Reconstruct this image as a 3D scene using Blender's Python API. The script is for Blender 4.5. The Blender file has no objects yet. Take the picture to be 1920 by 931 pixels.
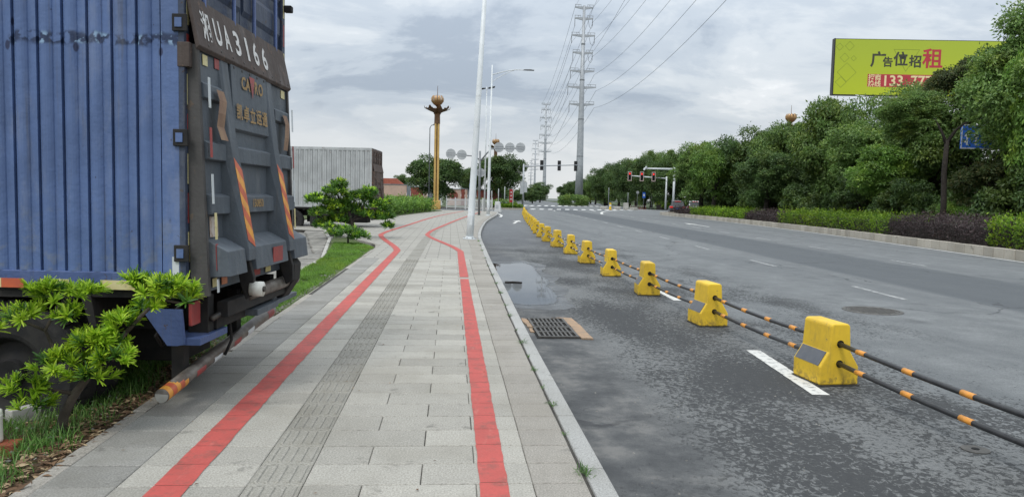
import bpy, math, random
import numpy as np
from mathutils import Vector, Matrix

SC = bpy.context.scene
COL = SC.collection
R = math.radians
YAW, PITCH, ROLL, EYE = R(4.778), R(3.955), R(1.3), 1.5

# ------------------------------------------------------------------ camera
fw = Vector((math.sin(YAW)*math.cos(PITCH), math.cos(YAW)*math.cos(PITCH), -math.sin(PITCH)))
rt = Vector((math.cos(YAW), -math.sin(YAW), 0))
up = rt.cross(fw)
r2 = rt*math.cos(ROLL) + up*math.sin(ROLL)
u2 = -rt*math.sin(ROLL) + up*math.cos(ROLL)
cam = bpy.data.cameras.new('camera'); cam.sensor_width = 36; cam.lens = 1387*36/1920
cam.clip_start = .05; cam.clip_end = 6000
cam_ob = bpy.data.objects.new('camera', cam); COL.objects.link(cam_ob)
cam_ob.matrix_world = Matrix(((r2.x, u2.x, -fw.x, 0), (r2.y, u2.y, -fw.y, 0), (r2.z, u2.z, -fw.z, EYE), (0, 0, 0, 1)))
SC.camera = cam_ob

# ------------------------------------------------------------------ sky: overcast with broken grey cloud
SUN_EL, SUN_AZ = R(56), R(212)     # azimuth clockwise from +Y: behind the camera, a little to the left
world = bpy.data.worlds.new('World'); SC.world = world; world.use_nodes = True
wn, wl = world.node_tree.nodes, world.node_tree.links
wn.clear()
def wnode(t, **k):
    n = wn.new(t)
    for a, v in k.items(): setattr(n, a, v)
    return n
def wmath(op, a, b=None):
    n = wnode('ShaderNodeMath', operation=op)
    for i, v in enumerate((a, b)):
        if v is None: continue
        if isinstance(v, (int, float)): n.inputs[i].default_value = v
        else: wl.new(v, n.inputs[i])
    return n.outputs[0]
sky = wnode('ShaderNodeTexSky', sky_type='NISHITA'); sky.sun_disc = False
sky.sun_elevation = SUN_EL; sky.sun_rotation = SUN_AZ; sky.air_density = 1.3; sky.dust_density = 2
tc = wnode('ShaderNodeTexCoord'); sep = wnode('ShaderNodeSeparateXYZ'); wl.new(tc.outputs['Generated'], sep.inputs[0])
zz = wmath('MAXIMUM', sep.outputs[2], 0.0)
den = wmath('ADD', zz, 0.26)
cu, cv = wmath('DIVIDE', sep.outputs[0], den), wmath('DIVIDE', sep.outputs[1], den)
comb = wnode('ShaderNodeCombineXYZ'); wl.new(cu, comb.inputs[0]); wl.new(cv, comb.inputs[1])
def wnoise(scale, detail, rough, off, dist=0.0):
    m = wnode('ShaderNodeMapping'); m.inputs['Location'].default_value = off; wl.new(comb.outputs[0], m.inputs[0])
    m.inputs['Scale'].default_value = (0.9, 1.25, 1)
    n = wnode('ShaderNodeTexNoise'); n.inputs['Scale'].default_value = scale; n.inputs['Detail'].default_value = detail
    n.inputs['Roughness'].default_value = rough; n.inputs['Distortion'].default_value = dist
    wl.new(m.outputs[0], n.inputs['Vector']); return n.outputs[0]
n_big = wnoise(0.75, 6, .5, (3.1, 1.7, 0), .35)
n_mid = wnoise(1.9, 10, .60, (7.3, 2.2, 4), .5)
n_thin = wnoise(6.0, 8, .6, (1.3, 9.2, 7), .3)
mixv = wmath('ADD', wmath('MULTIPLY', n_big, .42), wmath('ADD', wmath('MULTIPLY', n_mid, .46), wmath('MULTIPLY', n_thin, .12)))
ramp = wnode('ShaderNodeValToRGB'); wl.new(mixv, ramp.inputs[0])
cr = ramp.color_ramp; cr.interpolation = 'EASE'
cr.elements[0].position = .38; cr.elements[0].color = (3.35, 3.9, 4.65, 1)
cr.elements[1].position = .605; cr.elements[1].color = (8.4, 8.55, 8.7, 1)
for p, c in ((.44, (4.5, 5.05, 5.7)), (.50, (5.55, 6.0, 6.45)), (.555, (6.7, 7.0, 7.3))):
    e = cr.elements.new(p); e.color = (*c, 1)
gain = wmath('ADD', 1.0, wmath('MULTIPLY', zz, 2.0))        # overcast skies brighten towards the zenith
lowb = wnode('ShaderNodeMapRange', interpolation_type='SMOOTHSTEP'); wl.new(wmath('ADD', zz, wmath('MULTIPLY', wmath('SUBTRACT', n_mid, .5), .22)), lowb.inputs['Value'])
lowb.inputs['From Min'].default_value = .125; lowb.inputs['From Max'].default_value = .02; lowb.inputs['To Max'].default_value = .72
hz_mix = wnode('ShaderNodeMix', data_type='RGBA'); wl.new(lowb.outputs[0], hz_mix.inputs['Factor']); wl.new(ramp.outputs[0], hz_mix.inputs['A']); hz_mix.inputs['B'].default_value = (8.0, 8.2, 8.3, 1)
vm = wnode('ShaderNodeVectorMath', operation='SCALE'); wl.new(hz_mix.outputs['Result'], vm.inputs[0]); wl.new(gain, vm.inputs['Scale'])
mx = wnode('ShaderNodeMix', data_type='RGBA'); mx.inputs['Factor'].default_value = .93
wl.new(sky.outputs[0], mx.inputs['A']); wl.new(vm.outputs[0], mx.inputs['B'])
bg = wnode('ShaderNodeBackground'); bg.inputs[1].default_value = 0.1; wl.new(mx.outputs['Result'], bg.inputs[0])
wo = wnode('ShaderNodeOutputWorld'); wl.new(bg.outputs[0], wo.inputs[0])

# ------------------------------------------------------------------ sun through thin cloud
sl = bpy.data.lights.new('sun', 'SUN'); sl.energy = 1.5; sl.angle = R(14); sl.color = (1, .965, .91)
so = bpy.data.objects.new('sun', sl); COL.objects.link(so)
sd = Vector((math.sin(SUN_AZ)*math.cos(SUN_EL), math.cos(SUN_AZ)*math.cos(SUN_EL), math.sin(SUN_EL)))
so.rotation_euler = sd.to_track_quat('Z', 'Y').to_euler(); so.location = sd*100

SC.view_settings.view_transform = 'Standard'; SC.view_settings.look = 'None'
SC.view_settings.gamma = 1; SC.view_settings.exposure = 0.0; SC.view_settings.use_curve_mapping = False
SC.cycles.max_bounces = 6; SC.cycles.transparent_max_bounces = 6; SC.cycles.use_denoising = True
SC.cycles.caustics_reflective = False; SC.cycles.caustics_refractive = False

# ================================================================== materials
MATS = {}
def new_mat(name):
    m = bpy.data.materials.new(name); m.use_nodes = True; m.node_tree.nodes.clear(); MATS[name] = m
    return m, NT(m.node_tree)
class NT:
    def __init__(s, t):
        s.t = t; s.n = t.nodes; s.l = t.links
    def node(s, t, **k):
        n = s.n.new(t)
        for a, v in k.items(): setattr(n, a, v)
        return n
    def put(s, sock, v):
        if hasattr(v, 'is_output'): s.l.new(v, sock)
        elif isinstance(v, tuple) and len(v) == 3 and sock.type == 'RGBA': sock.default_value = (*v, 1)
        else: sock.default_value = v
    def math(s, op, a, b=0.0, c=None, clamp=False):
        n = s.node('ShaderNodeMath', operation=op, use_clamp=clamp); s.put(n.inputs[0], a); s.put(n.inputs[1], b)
        if c is not None: s.put(n.inputs[2], c)
        return n.outputs[0]
    def coord(s, kind='Object'):
        return s.node('ShaderNodeTexCoord').outputs[kind]
    def sep(s, v):
        n = s.node('ShaderNodeSeparateXYZ'); s.l.new(v, n.inputs[0]); return n.outputs
    def mapping(s, v, scale=(1, 1, 1), loc=(0, 0, 0), rot=(0, 0, 0)):
        n = s.node('ShaderNodeMapping'); s.l.new(v, n.inputs[0])
        n.inputs['Scale'].default_value = scale; s.put(n.inputs['Location'], loc); n.inputs['Rotation'].default_value = rot
        return n.outputs[0]
    def noise(s, v, scale, detail=5, rough=.55, dist=0.0):
        n = s.node('ShaderNodeTexNoise'); s.l.new(v, n.inputs['Vector'])
        n.inputs['Scale'].default_value = scale; n.inputs['Detail'].default_value = detail
        n.inputs['Roughness'].default_value = rough; n.inputs['Distortion'].default_value = dist
        return n.outputs[0]
    def voro(s, v, scale, feature='F1', out=0, rnd=1):
        n = s.node('ShaderNodeTexVoronoi', feature=feature); s.l.new(v, n.inputs['Vector']); n.inputs['Scale'].default_value = scale
        n.inputs['Randomness'].default_value = rnd
        return n.outputs[out]
    def ramp(s, f, *stops):
        n = s.node('ShaderNodeValToRGB'); s.l.new(f, n.inputs[0]); e = n.color_ramp.elements
        while len(e) < len(stops): e.new(.5)
        for i, (p, c) in enumerate(stops):
            e[i].position = p
            if not isinstance(c, tuple): c = (c, c, c)
            e[i].color = (*c, 1)
        return n.outputs[0]
    def mix(s, f, a, b, mode='MIX'):
        n = s.node('ShaderNodeMix', data_type='RGBA', blend_type=mode)
        s.put(n.inputs['Factor'], f); s.put(n.inputs['A'], a); s.put(n.inputs['B'], b); return n.outputs['Result']
    def step(s, v, a, b):
        n = s.node('ShaderNodeMapRange', interpolation_type='SMOOTHSTEP'); s.put(n.inputs['Value'], v)
        s.put(n.inputs['From Min'], a); s.put(n.inputs['From Max'], b); return n.outputs[0]
    def value(s, c, v):
        n = s.node('ShaderNodeHueSaturation'); s.put(n.inputs['Color'], c); s.put(n.inputs['Value'], v); return n.outputs[0]
    def bump(s, h, strength=.3, dist=.01):
        n = s.node('ShaderNodeBump'); s.l.new(h, n.inputs['Height']); n.inputs['Strength'].default_value = strength
        n.inputs['Distance'].default_value = dist; return n.outputs[0]
    def rand(s):
        return s.node('ShaderNodeObjectInfo').outputs['Random']
    def out(s, base, rough=.7, normal=None, spec=.4, metal=0.0, **kw):
        p = s.node('ShaderNodeBsdfPrincipled'); s.put(p.inputs['Base Color'], base); s.put(p.inputs['Roughness'], rough)
        s.put(p.inputs['Specular IOR Level'], spec); s.put(p.inputs['Metallic'], metal)
        for k, v in kw.items(): s.put(p.inputs[k], v)
        if normal is not None: s.l.new(normal, p.inputs['Normal'])
        o = s.node('ShaderNodeOutputMaterial'); s.l.new(p.outputs[0], o.inputs[0]); return p, o

def plain(name, c1, c2=None, scale=4, rough=.6, bump=.0, bscale=None, metal=0.0, spec=.4, dirt=None, rnd=0.0, detail=6):
    """two-tone noise colour, optional dirt speckle, optional relief, optional per-object brightness"""
    m, t = new_mat(name); v = t.coord(); n = t.noise(v, scale, detail, .6)
    c2 = c2 or tuple(x*.8 for x in c1)
    c = t.mix(t.step(n, .35, .65), c1, c2)
    if dirt:
        d = t.step(t.noise(t.mapping(v, loc=(5, 3, 1)), scale*2.3, 8, .65), .56, .72)
        c = t.mix(t.math('MULTIPLY', d, .75), c, dirt)
    if rnd: c = t.value(c, t.math('ADD', 1-rnd/2, t.math('MULTIPLY', t.rand(), rnd)))
    nb = t.bump(t.noise(v, bscale or scale*6, 5, .6), bump, .01) if bump else None
    rg = t.math('ADD', rough-.06, t.math('MULTIPLY', n, .12))
    t.out(c, rg, nb, spec, metal); return m

def leaf_mat(name, ca, cb, cc, trans=.35, rough=.45):
    m, t = new_mat(name)
    isl = t.node('ShaderNodeNewGeometry').outputs['Random Per Island']
    c = t.ramp(isl, (0.0, ca), (.55, cb), (1.0, cc))
    vc = t.coord(); c = t.mix(t.step(t.noise(vc, .8, 3, .5), .35, .7), c, t.value(c, 1.5))
    yl = t.mix(.5, c, t.mix(1.0, c, (1.7, 1.25, .8), 'MULTIPLY')); c = t.mix(t.step(t.noise(t.mapping(vc, loc=(7, 2, 5)), .55, 4, .6), .48, .66), c, yl)
    c = t.value(c, t.math('ADD', .82, t.math('MULTIPLY', t.rand(), .36)))
    p, o = t.out(c, rough, None, .35)
    tr = t.node('ShaderNodeBsdfTranslucent'); t.put(tr.inputs[0], t.value(c, 1.25))
    ms = t.node('ShaderNodeMixShader'); ms.inputs[0].default_value = trans
    t.l.new(p.outputs[0], ms.inputs[1]); t.l.new(tr.outputs[0], ms.inputs[2]); t.l.new(ms.outputs[0], o.inputs[0])
    return m

# --- asphalt: worn lanes, a newer darker lane, scaly dark crust beside the barrier
m, t = new_mat('asphalt'); v = t.coord(); x, y, z = t.sep(v)
big = t.noise(v, .35, 5, .6); mid = t.noise(v, 2.2, 7, .65); fine = t.noise(v, 48, 4, .75); grain = t.noise(v, 170, 3, .7)
wob = t.math('MULTIPLY', t.math('SUBTRACT', mid, .5), 1.6)
base = t.ramp(t.math('ADD', t.math('MULTIPLY', mid, .30), t.math('ADD', t.math('MULTIPLY', fine, .35), t.math('MULTIPLY', grain, .35))), (.36, (.088, .095, .098)), (.5, (.155, .164, .167)), (.64, (.245, .256, .257)))
base = t.mix(t.math('MULTIPLY', t.step(big, .42, .62), .30), base, (.125, .134, .139))
tyre = t.noise(t.mapping(v, scale=(1.1, .05, 1), rot=(0, 0, R(4))), 1.0, 4, .5)
base = t.mix(t.math('MULTIPLY', t.step(tyre, .48, .66), .45), base, (.105, .113, .119))
new = t.mix(fine, (.062, .070, .077), (.105, .114, .122))
xr = t.math('SUBTRACT', x, t.math('MULTIPLY', y, .055)); xrw = t.math('ADD', xr, t.math('MULTIPLY', wob, .22))
newm = t.math('MULTIPLY', t.step(xrw, 8.25, 8.6), t.math('SUBTRACT', 1.0, t.step(xrw, 11.2, 11.8)))
base = t.mix(t.math('MULTIPLY', newm, .8), base, new)
# flakes of dark crust: dense patches breaking up into separate scales
near = t.math('SUBTRACT', 1.0, t.step(y, 22, 40))
prof = t.math('MULTIPLY', t.step(t.math('ADD', x, t.math('MULTIPLY', wob, .6)), 1.5, 2.2), t.math('SUBTRACT', 1.0, t.step(t.math('ADD', x, t.math('MULTIPLY', wob, .9)), 3.3, 4.7)))
patch_n = t.noise(t.mapping(v, scale=(1, .50, 1), loc=(2, 1, 0)), .75, 5, .58)
dens = t.math('ADD', t.math('MULTIPLY', prof, .085), t.math('MULTIPLY', t.math('SUBTRACT', patch_n, .5), .75))
flake = t.noise(t.mapping(v, scale=(1, .8, 1)), 24, 6, .7, .8)
crm = t.math('MULTIPLY', t.step(t.math('ADD', flake, dens), .545, .62), near)
crm = t.math('MULTIPLY', crm, t.math('SUBTRACT', 1.0, t.step(x, 5.2, 7.0)))
lane = t.math('MULTIPLY', t.math('SUBTRACT', 1.0, t.step(x, 3.0, 4.6)), near)
base = t.mix(t.math('MULTIPLY', lane, .8), base, t.ramp(t.math('ADD', t.math('MULTIPLY', fine, .5), t.math('MULTIPLY', grain, .5)), (.34, (.085, .088, .089)), (.5, (.14, .145, .145)), (.66, (.235, .238, .232))))
base = t.mix(t.math('MULTIPLY', crm, .95), base, t.mix(fine, (.030, .032, .034), (.066, .069, .071)))
gut = t.math('MULTIPLY', t.math('SUBTRACT', 1.0, t.step(t.math('ADD', x, t.math('MULTIPLY', wob, .45)), 1.35, 1.95)), near)
smooth = t.ramp(t.math('ADD', t.math('MULTIPLY', mid, .72), t.math('MULTIPLY', grain, .28)), (.40, (.052, .055, .058)), (.5, (.085, .088, .09)), (.60, (.165, .162, .155)))
base = t.mix(t.math('MULTIPLY', gut, .88), base, smooth)
damp = t.math('MULTIPLY', gut, t.math('MULTIPLY', t.step(y, 9.6, 11.5), t.math('SUBTRACT', 1.0, t.step(y, 19, 25))))
base = t.mix(t.math('MULTIPLY', damp, .6), base, (.055, .058, .061))
farl = t.math('MULTIPLY', t.math('SUBTRACT', 1.0, t.step(x, 2.0, 6.5)), t.step(y, 21, 27))
base = t.mix(t.math('MULTIPLY', farl, t.math('ADD', .3, t.math('MULTIPLY', t.step(mid, .42, .55), .5))), base, (.075, .079, .086))
wv = t.mapping(v, loc=(0, 0, 0)); nv = t.node('ShaderNodeTexNoise'); t.l.new(v, nv.inputs['Vector']); nv.inputs['Scale'].default_value = 1.3; nv.inputs['Detail'].default_value = 6
add = t.node('ShaderNodeVectorMath', operation='MULTIPLY_ADD'); t.l.new(nv.outputs['Color'], add.inputs[0]); add.inputs[1].default_value = (1.1, 1.1, 0); t.l.new(v, add.inputs[2])
crk = t.voro(t.mapping(add.outputs[0], scale=(.30, .14, 1)), 1.0, 'DISTANCE_TO_EDGE')
crk = t.math('MULTIPLY', t.math('SUBTRACT', 1.0, t.step(crk, .0025, .0065)), t.step(t.noise(v, .5, 4, .6), .40, .55))
base = t.mix(t.math('MULTIPLY', crk, .65), base, (.045, .047, .05))
oil = t.step(t.noise(t.mapping(v, loc=(9, 4, 0)), 1.1, 6, .6), .62, .74)
base = t.mix(t.math('MULTIPLY', oil, .45), base, (.06, .063, .066))
rgh = t.math('SUBTRACT', .82, t.math('MULTIPLY', farl, .30))
rgh = t.math('SUBTRACT', rgh, t.math('MULTIPLY', damp, .35))
hgt = t.math('ADD', t.math('MULTIPLY', fine, .5), t.math('ADD', t.math('MULTIPLY', grain, .4), t.math('MULTIPLY', crm, .5)))
t.out(base, rgh, t.bump(hgt, .6, .012), .18)

# --- granite paving: four tones
def granite(name, c, spread=.16, stain=.35):
    m, t = new_mat(name); v = t.coord(); w = t.node('ShaderNodeNewGeometry').outputs['Position']
    sp = t.noise(v, 95, 4, .85); md = t.noise(w, 9, 6, .62); lg = t.noise(w, 1.1, 5, .6); st = t.noise(w, 3.3, 8, .72)
    col = t.ramp(sp, (.34, tuple(q*.52 for q in c)), (.5, c), (.66, tuple(min(1, q*1.42) for q in c)))
    col = t.mix(t.math('MULTIPLY', t.step(md, .45, .68), .28), col, tuple(q*.72 for q in c))
    col = t.mix(t.math('MULTIPLY', t.step(lg, .42, .66), stain), col, (c[0]*.62, c[1]*.60, c[2]*.55))
    col = t.mix(t.math('MULTIPLY', t.step(st, .595, .70), .6), col, (.075, .072, .064))
    col = t.value(col, t.math('ADD', 1-spread/2, t.math('MULTIPLY', t.rand(), spread)))
    t.out(col, .78, t.bump(t.math('ADD', sp, t.math('MULTIPLY', md, .5)), .35, .004), .3); return m
granite('slab_light', (.335, .322, .285), .24); granite('slab_tan', (.29, .272, .24), .2)
granite('slab_dark', (.245, .24, .22), .24, .55); granite('tactile', (.268, .258, .226), .2, .5)
granite('kerb_stone', (.34, .34, .325), .14); granite('island_kerb', (.40, .37, .315), .34)
# far paving: joints too fine to pick apart
m, t = new_mat('far_paving'); v = t.coord()
bt = t.node('ShaderNodeTexBrick'); t.l.new(v, bt.inputs['Vector'])
for k, val in (('Color1', (.335, .322, .285, 1)), ('Color2', (.29, .278, .247, 1)), ('Mortar', (.13, .125, .115, 1)), ('Scale', 1.0), ('Mortar Size', .012), ('Brick Width', .6), ('Row Height', .3)):
    bt.inputs[k].default_value = val
c = t.mix(t.math('MULTIPLY', t.step(t.noise(v, .8, 6, .65), .45, .7), .3), bt.outputs[0], (.20, .19, .165))
t.out(c, .8, None, .3)
m, t = new_mat('red_paint'); v = t.coord(); n = t.noise(v, 20, 7, .7)
c = t.mix(t.step(t.noise(v, 3, 5, .6), .35, .7), (.45, .088, .075), (.38, .08, .068))
c = t.mix(t.math('MULTIPLY', t.step(t.noise(v, 7, 8, .72), .48, .64), .7), c, (.22, .085, .07))
c = t.mix(t.math('MULTIPLY', t.step(t.noise(t.mapping(v, scale=(3, .7, 1)), 4, 7, .7), .56, .72), .45), c, (.50, .20, .165))
gr_ = t.noise(v, 85, 4, .75); c = t.value(c, t.math('ADD', .72, t.math('MULTIPLY', gr_, .56)))
t.out(c, .72, t.bump(gr_, .35, .003), .3, **{'Alpha': t.math('SUBTRACT', 1.0, t.math('MULTIPLY', t.step(n, .665, .70), .9))})
m, t = new_mat('white_paint'); v = t.coord(); n = t.noise(v, 14, 8, .72)
c = t.mix(t.step(n, .50, .66), (.60, .60, .57), (.20, .205, .205)); t.out(c, .75, t.bump(t.noise(v, 60, 4, .6), .4, .004), .3)
plain('zebra_paint', (.74, .74, .72), (.62, .62, .60), .6, .7)
m, t = new_mat('worn_paint'); v = t.coord(); n = t.noise(v, 9, 8, .72)
c = t.mix(t.step(n, .40, .60), (.36, .365, .36), (.17, .178, .18)); t.out(c, .8, t.bump(t.noise(v, 60, 4, .6), .4, .004), .3)
plain('grout', (.035, .033, .029), (.06, .056, .048), 6, .95)
m, t = new_mat('soil'); v = t.coord(); n = t.noise(v, 3.2, 8, .7); f = t.noise(v, 28, 6, .7)
c = t.ramp(t.math('ADD', t.math('MULTIPLY', n, .5), t.math('MULTIPLY', f, .5)), (.34, (.030, .022, .014)), (.5, (.075, .055, .036)), (.68, (.15, .12, .085)))
t.out(c, .95, t.bump(f, .8, .02), .1)
plain('lawn_soil', (.05, .07, .02), (.075, .10, .03), 5, .95, .5)
plain('ground_green', (.045, .075, .025), (.07, .085, .04), .3, .95, .2)
plain('lot_concrete', (.12, .118, .11), (.19, .185, .17), .9, .85, .25, 30, dirt=(.05, .048, .044))
plain('plank_concrete', (.15, .145, .13), (.25, .24, .215), 3, .9, .4, 35, dirt=(.07, .065, .055), rnd=.35)
plain('concrete_light', (.42, .41, .38), (.30, .29, .26), 2.5, .85, .3, 30, dirt=(.15, .14, .12))
m, t = new_mat('water'); at = t.node('ShaderNodeAttribute'); at.attribute_name = 'depth'; v = t.coord()
dp = t.math('ADD', at.outputs['Fac'], t.math('MULTIPLY', t.math('SUBTRACT', t.noise(v, 3.5, 7, .65), .5), 1.1))
t.out((.03, .032, .034), t.math('SUBTRACT', .22, t.math('MULTIPLY', t.step(dp, .15, .6), .20)), t.bump(t.noise(v, 2.2, 3, .5), .02, .02), .55, **{'IOR': 1.40, 'Alpha': t.step(dp, .05, .45)})
m, t = new_mat('wet_asphalt'); v = t.coord(); f = t.noise(v, 48, 4, .7); t.out(t.mix(f, (.035, .037, .039), (.075, .078, .08)), t.ramp(t.noise(v, 1.6, 4, .6), (.4, .22), (.6, .5)), t.bump(f, .25, .006), .45)
# --- truck paint
def truck_paint(name, c, band=None, rust=(.06, .03, .018), amount=.70, gloss=.42):
    m, t = new_mat(name); w = t.coord(); x, y, z = t.sep(w)
    w2 = t.mapping(t.node('ShaderNodeNewGeometry').outputs['Position'], scale=(1, 1, 1)); wx, wy, wz = t.sep(w2)
    n = t.noise(w2, 2.0, 6, .6); s = t.noise(t.mapping(w2, scale=(9, 9, .8)), 1.3, 7, .65)
    col = t.mix(t.step(n, .35, .68), c, tuple(q*.80 for q in c))
    col = t.mix(t.math('MULTIPLY', t.step(s, .48, .68), .45), col, tuple(q*.55+.01 for q in c))
    chips = t.noise(t.mapping(w2, loc=(4, 7, 2)), 13, 6, .6)
    col = t.mix(t.step(chips, amount-.02, amount+.02), col, rust)
    if band is not None:
        bw = t.math('ADD', wz, t.math('MULTIPLY', t.math('SUBTRACT', t.noise(w2, 6, 3, .5), .5), .10))
        bm = t.math('SUBTRACT', 1.0, t.step(t.math('ABSOLUTE', t.math('SUBTRACT', bw, band)), .022, .05))
        sc = t.noise(t.mapping(w2, loc=(1, 1, 1)), 11, 4, .5)
        col = t.mix(t.math('MULTIPLY', bm, t.step(sc, .44, .52)), col, (.02, .035, .085))
        col = t.mix(t.math('MULTIPLY', bm, t.step(sc, .60, .66)), col, (.24, .36, .52))
        low = t.math('MULTIPLY', t.math('SUBTRACT', 1.0, t.step(wz, .85, 1.7)), t.step(t.noise(w2, 7, 7, .68), .52, .66))
        col = t.mix(t.math('MULTIPLY', low, .6), col, (.17, .19, .22))
        bl = t.voro(t.mapping(w2, scale=(5.5, 5.5, 3.0), loc=(.3, .2, .55)), 1.0)
        col = t.mix(t.math('SUBTRACT', 1.0, t.step(bl, .075, .12)), col, (.025, .035, .085))
    drip = t.noise(t.mapping(w2, scale=(26, 26, .9), loc=(3, 0, 0)), 1.0, 6, .6)
    col = t.mix(t.math('MULTIPLY', t.step(drip, .57, .72), .38), col, (.10, .095, .088))
    pale = t.noise(t.mapping(w2, scale=(5, 5, 1.6), loc=(8, 2, 3)), 1.4, 7, .66)
    col = t.mix(t.math('MULTIPLY', t.step(pale, .52, .70), .30), col, tuple(q*.55+.16 for q in c))
    t.out(col, t.math('ADD', gloss, t.math('MULTIPLY', n, .2)), t.bump(t.math('ADD', t.noise(w2, 5, 4, .5), t.math('MULTIPLY', t.noise(w2, 40, 4, .6), .15)), .35, .03), .4); return m
truck_paint('blue_paint', (.102, .163, .335), 2.47, (.035, .04, .075), .70)
truck_paint('blue_trim', (.07, .11, .25), None, (.07, .05, .04), .66)
truck_paint('door_paint', (.045, .062, .105), None, (.05, .035, .03), .66)
truck_paint('lift_grey', (.092, .110, .130), None, (.10, .09, .08), .74, .5)
truck_paint('lift_edge', (.075, .072, .070), None, (.11, .085, .065), .66, .6)
truck_paint('flap_rust', (.082, .062, .054), None, (.115, .078, .06), .62, .65)
truck_paint('grey_box_paint', (.42, .44, .44), None, (.16, .11, .08), .68, .5)
truck_paint('brown_rust', (.09, .065, .055), None, (.16, .09, .06), .6, .7)
plain('chassis_black', (.012, .012, .013), (.025, .023, .021), 6, .8, .2)
plain('rubber', (.016, .016, .017), (.03, .029, .027), 10, .9, .3)
plain('dark_steel', (.05, .05, .05), (.10, .09, .08), 12, .5, .1, metal=.6)
plain('pipe_steel', (.20, .185, .165), (.12, .10, .085), 9, .5, .1, metal=.3)
plain('tape_yellow', (.62, .56, .30), (.55, .48, .22), 8, .45, dirt=(.25, .22, .15))
plain('tape_white', (.62, .66, .67), (.52, .56, .58), 6, .4, dirt=(.3, .3, .28))
plain('tape_red', (.32, .05, .045), (.25, .05, .05), 8, .45, dirt=(.12, .06, .05))
plain('tape_orange', (.75, .34, .055), (.62, .27, .05), 8, .45, dirt=(.35, .2, .1))
plain('tape_redorange', (.55, .12, .05), (.45, .10, .05), 8, .45)
plain('cardboard', (.30, .20, .13), (.22, .14, .10), 6, .9, dirt=(.10, .06, .05))
plain('ochre_print', (.36, .24, .10), (.28, .18, .08), 20, .7)
plain('white_print', (.70, .70, .68), (.55, .54, .52), 14, .7, dirt=(.2, .17, .15))
plain('sticker_orange', (.50, .20, .10), (.42, .17, .10), 20, .6)
plain('sticker_white', (.55, .50, .45), (.38, .28, .22), 25, .6)
# --- street furniture
m, t = new_mat('barrier_yellow'); v0 = t.coord(); x, y, z = t.sep(v0); cz_ = t.node('ShaderNodeCombineXYZ'); t.put(cz_.inputs[0], t.math('MULTIPLY', t.rand(), 37.0)); v = t.mapping(v0, loc=cz_.outputs[0]); n = t.noise(v, 5, 7, .65)
c = t.mix(t.step(n, .35, .7), (.72, .48, .030), (.60, .39, .032))
low = t.math('MULTIPLY', t.math('SUBTRACT', 1.0, t.step(z, .0, .16)), t.step(t.noise(v, 15, 7, .68), .46, .6))
c = t.mix(t.math('MULTIPLY', low, .75), c, (.12, .085, .04))
c = t.mix(t.step(t.noise(v, 26, 5, .6), .66, .70), c, (.16, .13, .08))
c = t.mix(t.math('MULTIPLY', t.step(t.noise(t.mapping(v, scale=(6, 6, 1)), 3, 6, .65), .52, .72), .4), c, (.30, .21, .06))
c = t.value(c, t.math('ADD', .88, t.math('MULTIPLY', t.rand(), .22)))
t.out(c, .55, t.bump(t.noise(v, 45, 4, .6), .25, .004), .4)
plain('barrier_base', (.03, .028, .024), (.06, .055, .045), 12, .9)
plain('reflector_grey', (.075, .083, .098), (.10, .108, .122), 7, .35, dirt=(.14, .13, .11))
plain('bar_black', (.018, .019, .021), (.032, .033, .035), 8, .38)
plain('bar_orange', (.72, .30, .045), (.60, .26, .05), 9, .4, dirt=(.35, .2, .1))
plain('bar_band', (.55, .42, .30), (.62, .52, .42), 9, .4)
plain('pole_white', (.66, .69, .70), (.58, .61, .62), 1.5, .4, dirt=(.45, .46, .45), rnd=.1)
plain('pole_grey', (.22, .235, .245), (.17, .18, .19), 2, .45, metal=.3)
plain('sign_back', (.45, .47, .48), (.38, .40, .41), 2, .45, metal=.2)
plain('galvanised', (.40, .42, .44), (.33, .35, .37), 1.2, .5, metal=.3)
plain('gold_paint', (.58, .38, .13), (.46, .29, .09), 2.2, .42, metal=.15)
plain('gold_dark', (.17, .09, .045), (.12, .065, .03), 3, .4, metal=.4)
plain('petal_gold', (.44, .27, .12), (.30, .17, .075), 2, .4, metal=.3)
plain('wire', (.09, .095, .10), (.07, .075, .08), 2, .6)
plain('cast_iron', (.075, .072, .068), (.12, .115, .105), 14, .55, .3, metal=.5, dirt=(.16, .13, .10))
plain('black', (.006, .006, .006), (.01, .01, .01), 3, .9)
plain('ochre_concrete', (.36, .24, .15), (.27, .20, .14), 7, .9, .5, dirt=(.18, .15, .12))
plain('signal_black', (.012, .012, .013), (.02, .02, .02), 3, .4)
plain('signal_frame', (.50, .40, .38), (.45, .34, .32), 3, .5)
plain('blue_sign', (.04, .15, .60), (.035, .13, .54), 3, .4)
plain('red_sign', (.35, .03, .03), (.28, .03, .03), 3, .5)
m, t = new_mat('signal_red'); t.out((.5, .02, .02), .4, None, .4, **{'Emission Color': (1, .05, .04), 'Emission Strength': 1.2})
m, t = new_mat('tail_light'); t.out((.35, .01, .01), .25, None, .5, **{'Emission Color': (1, .04, .03), 'Emission Strength': .35})
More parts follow.
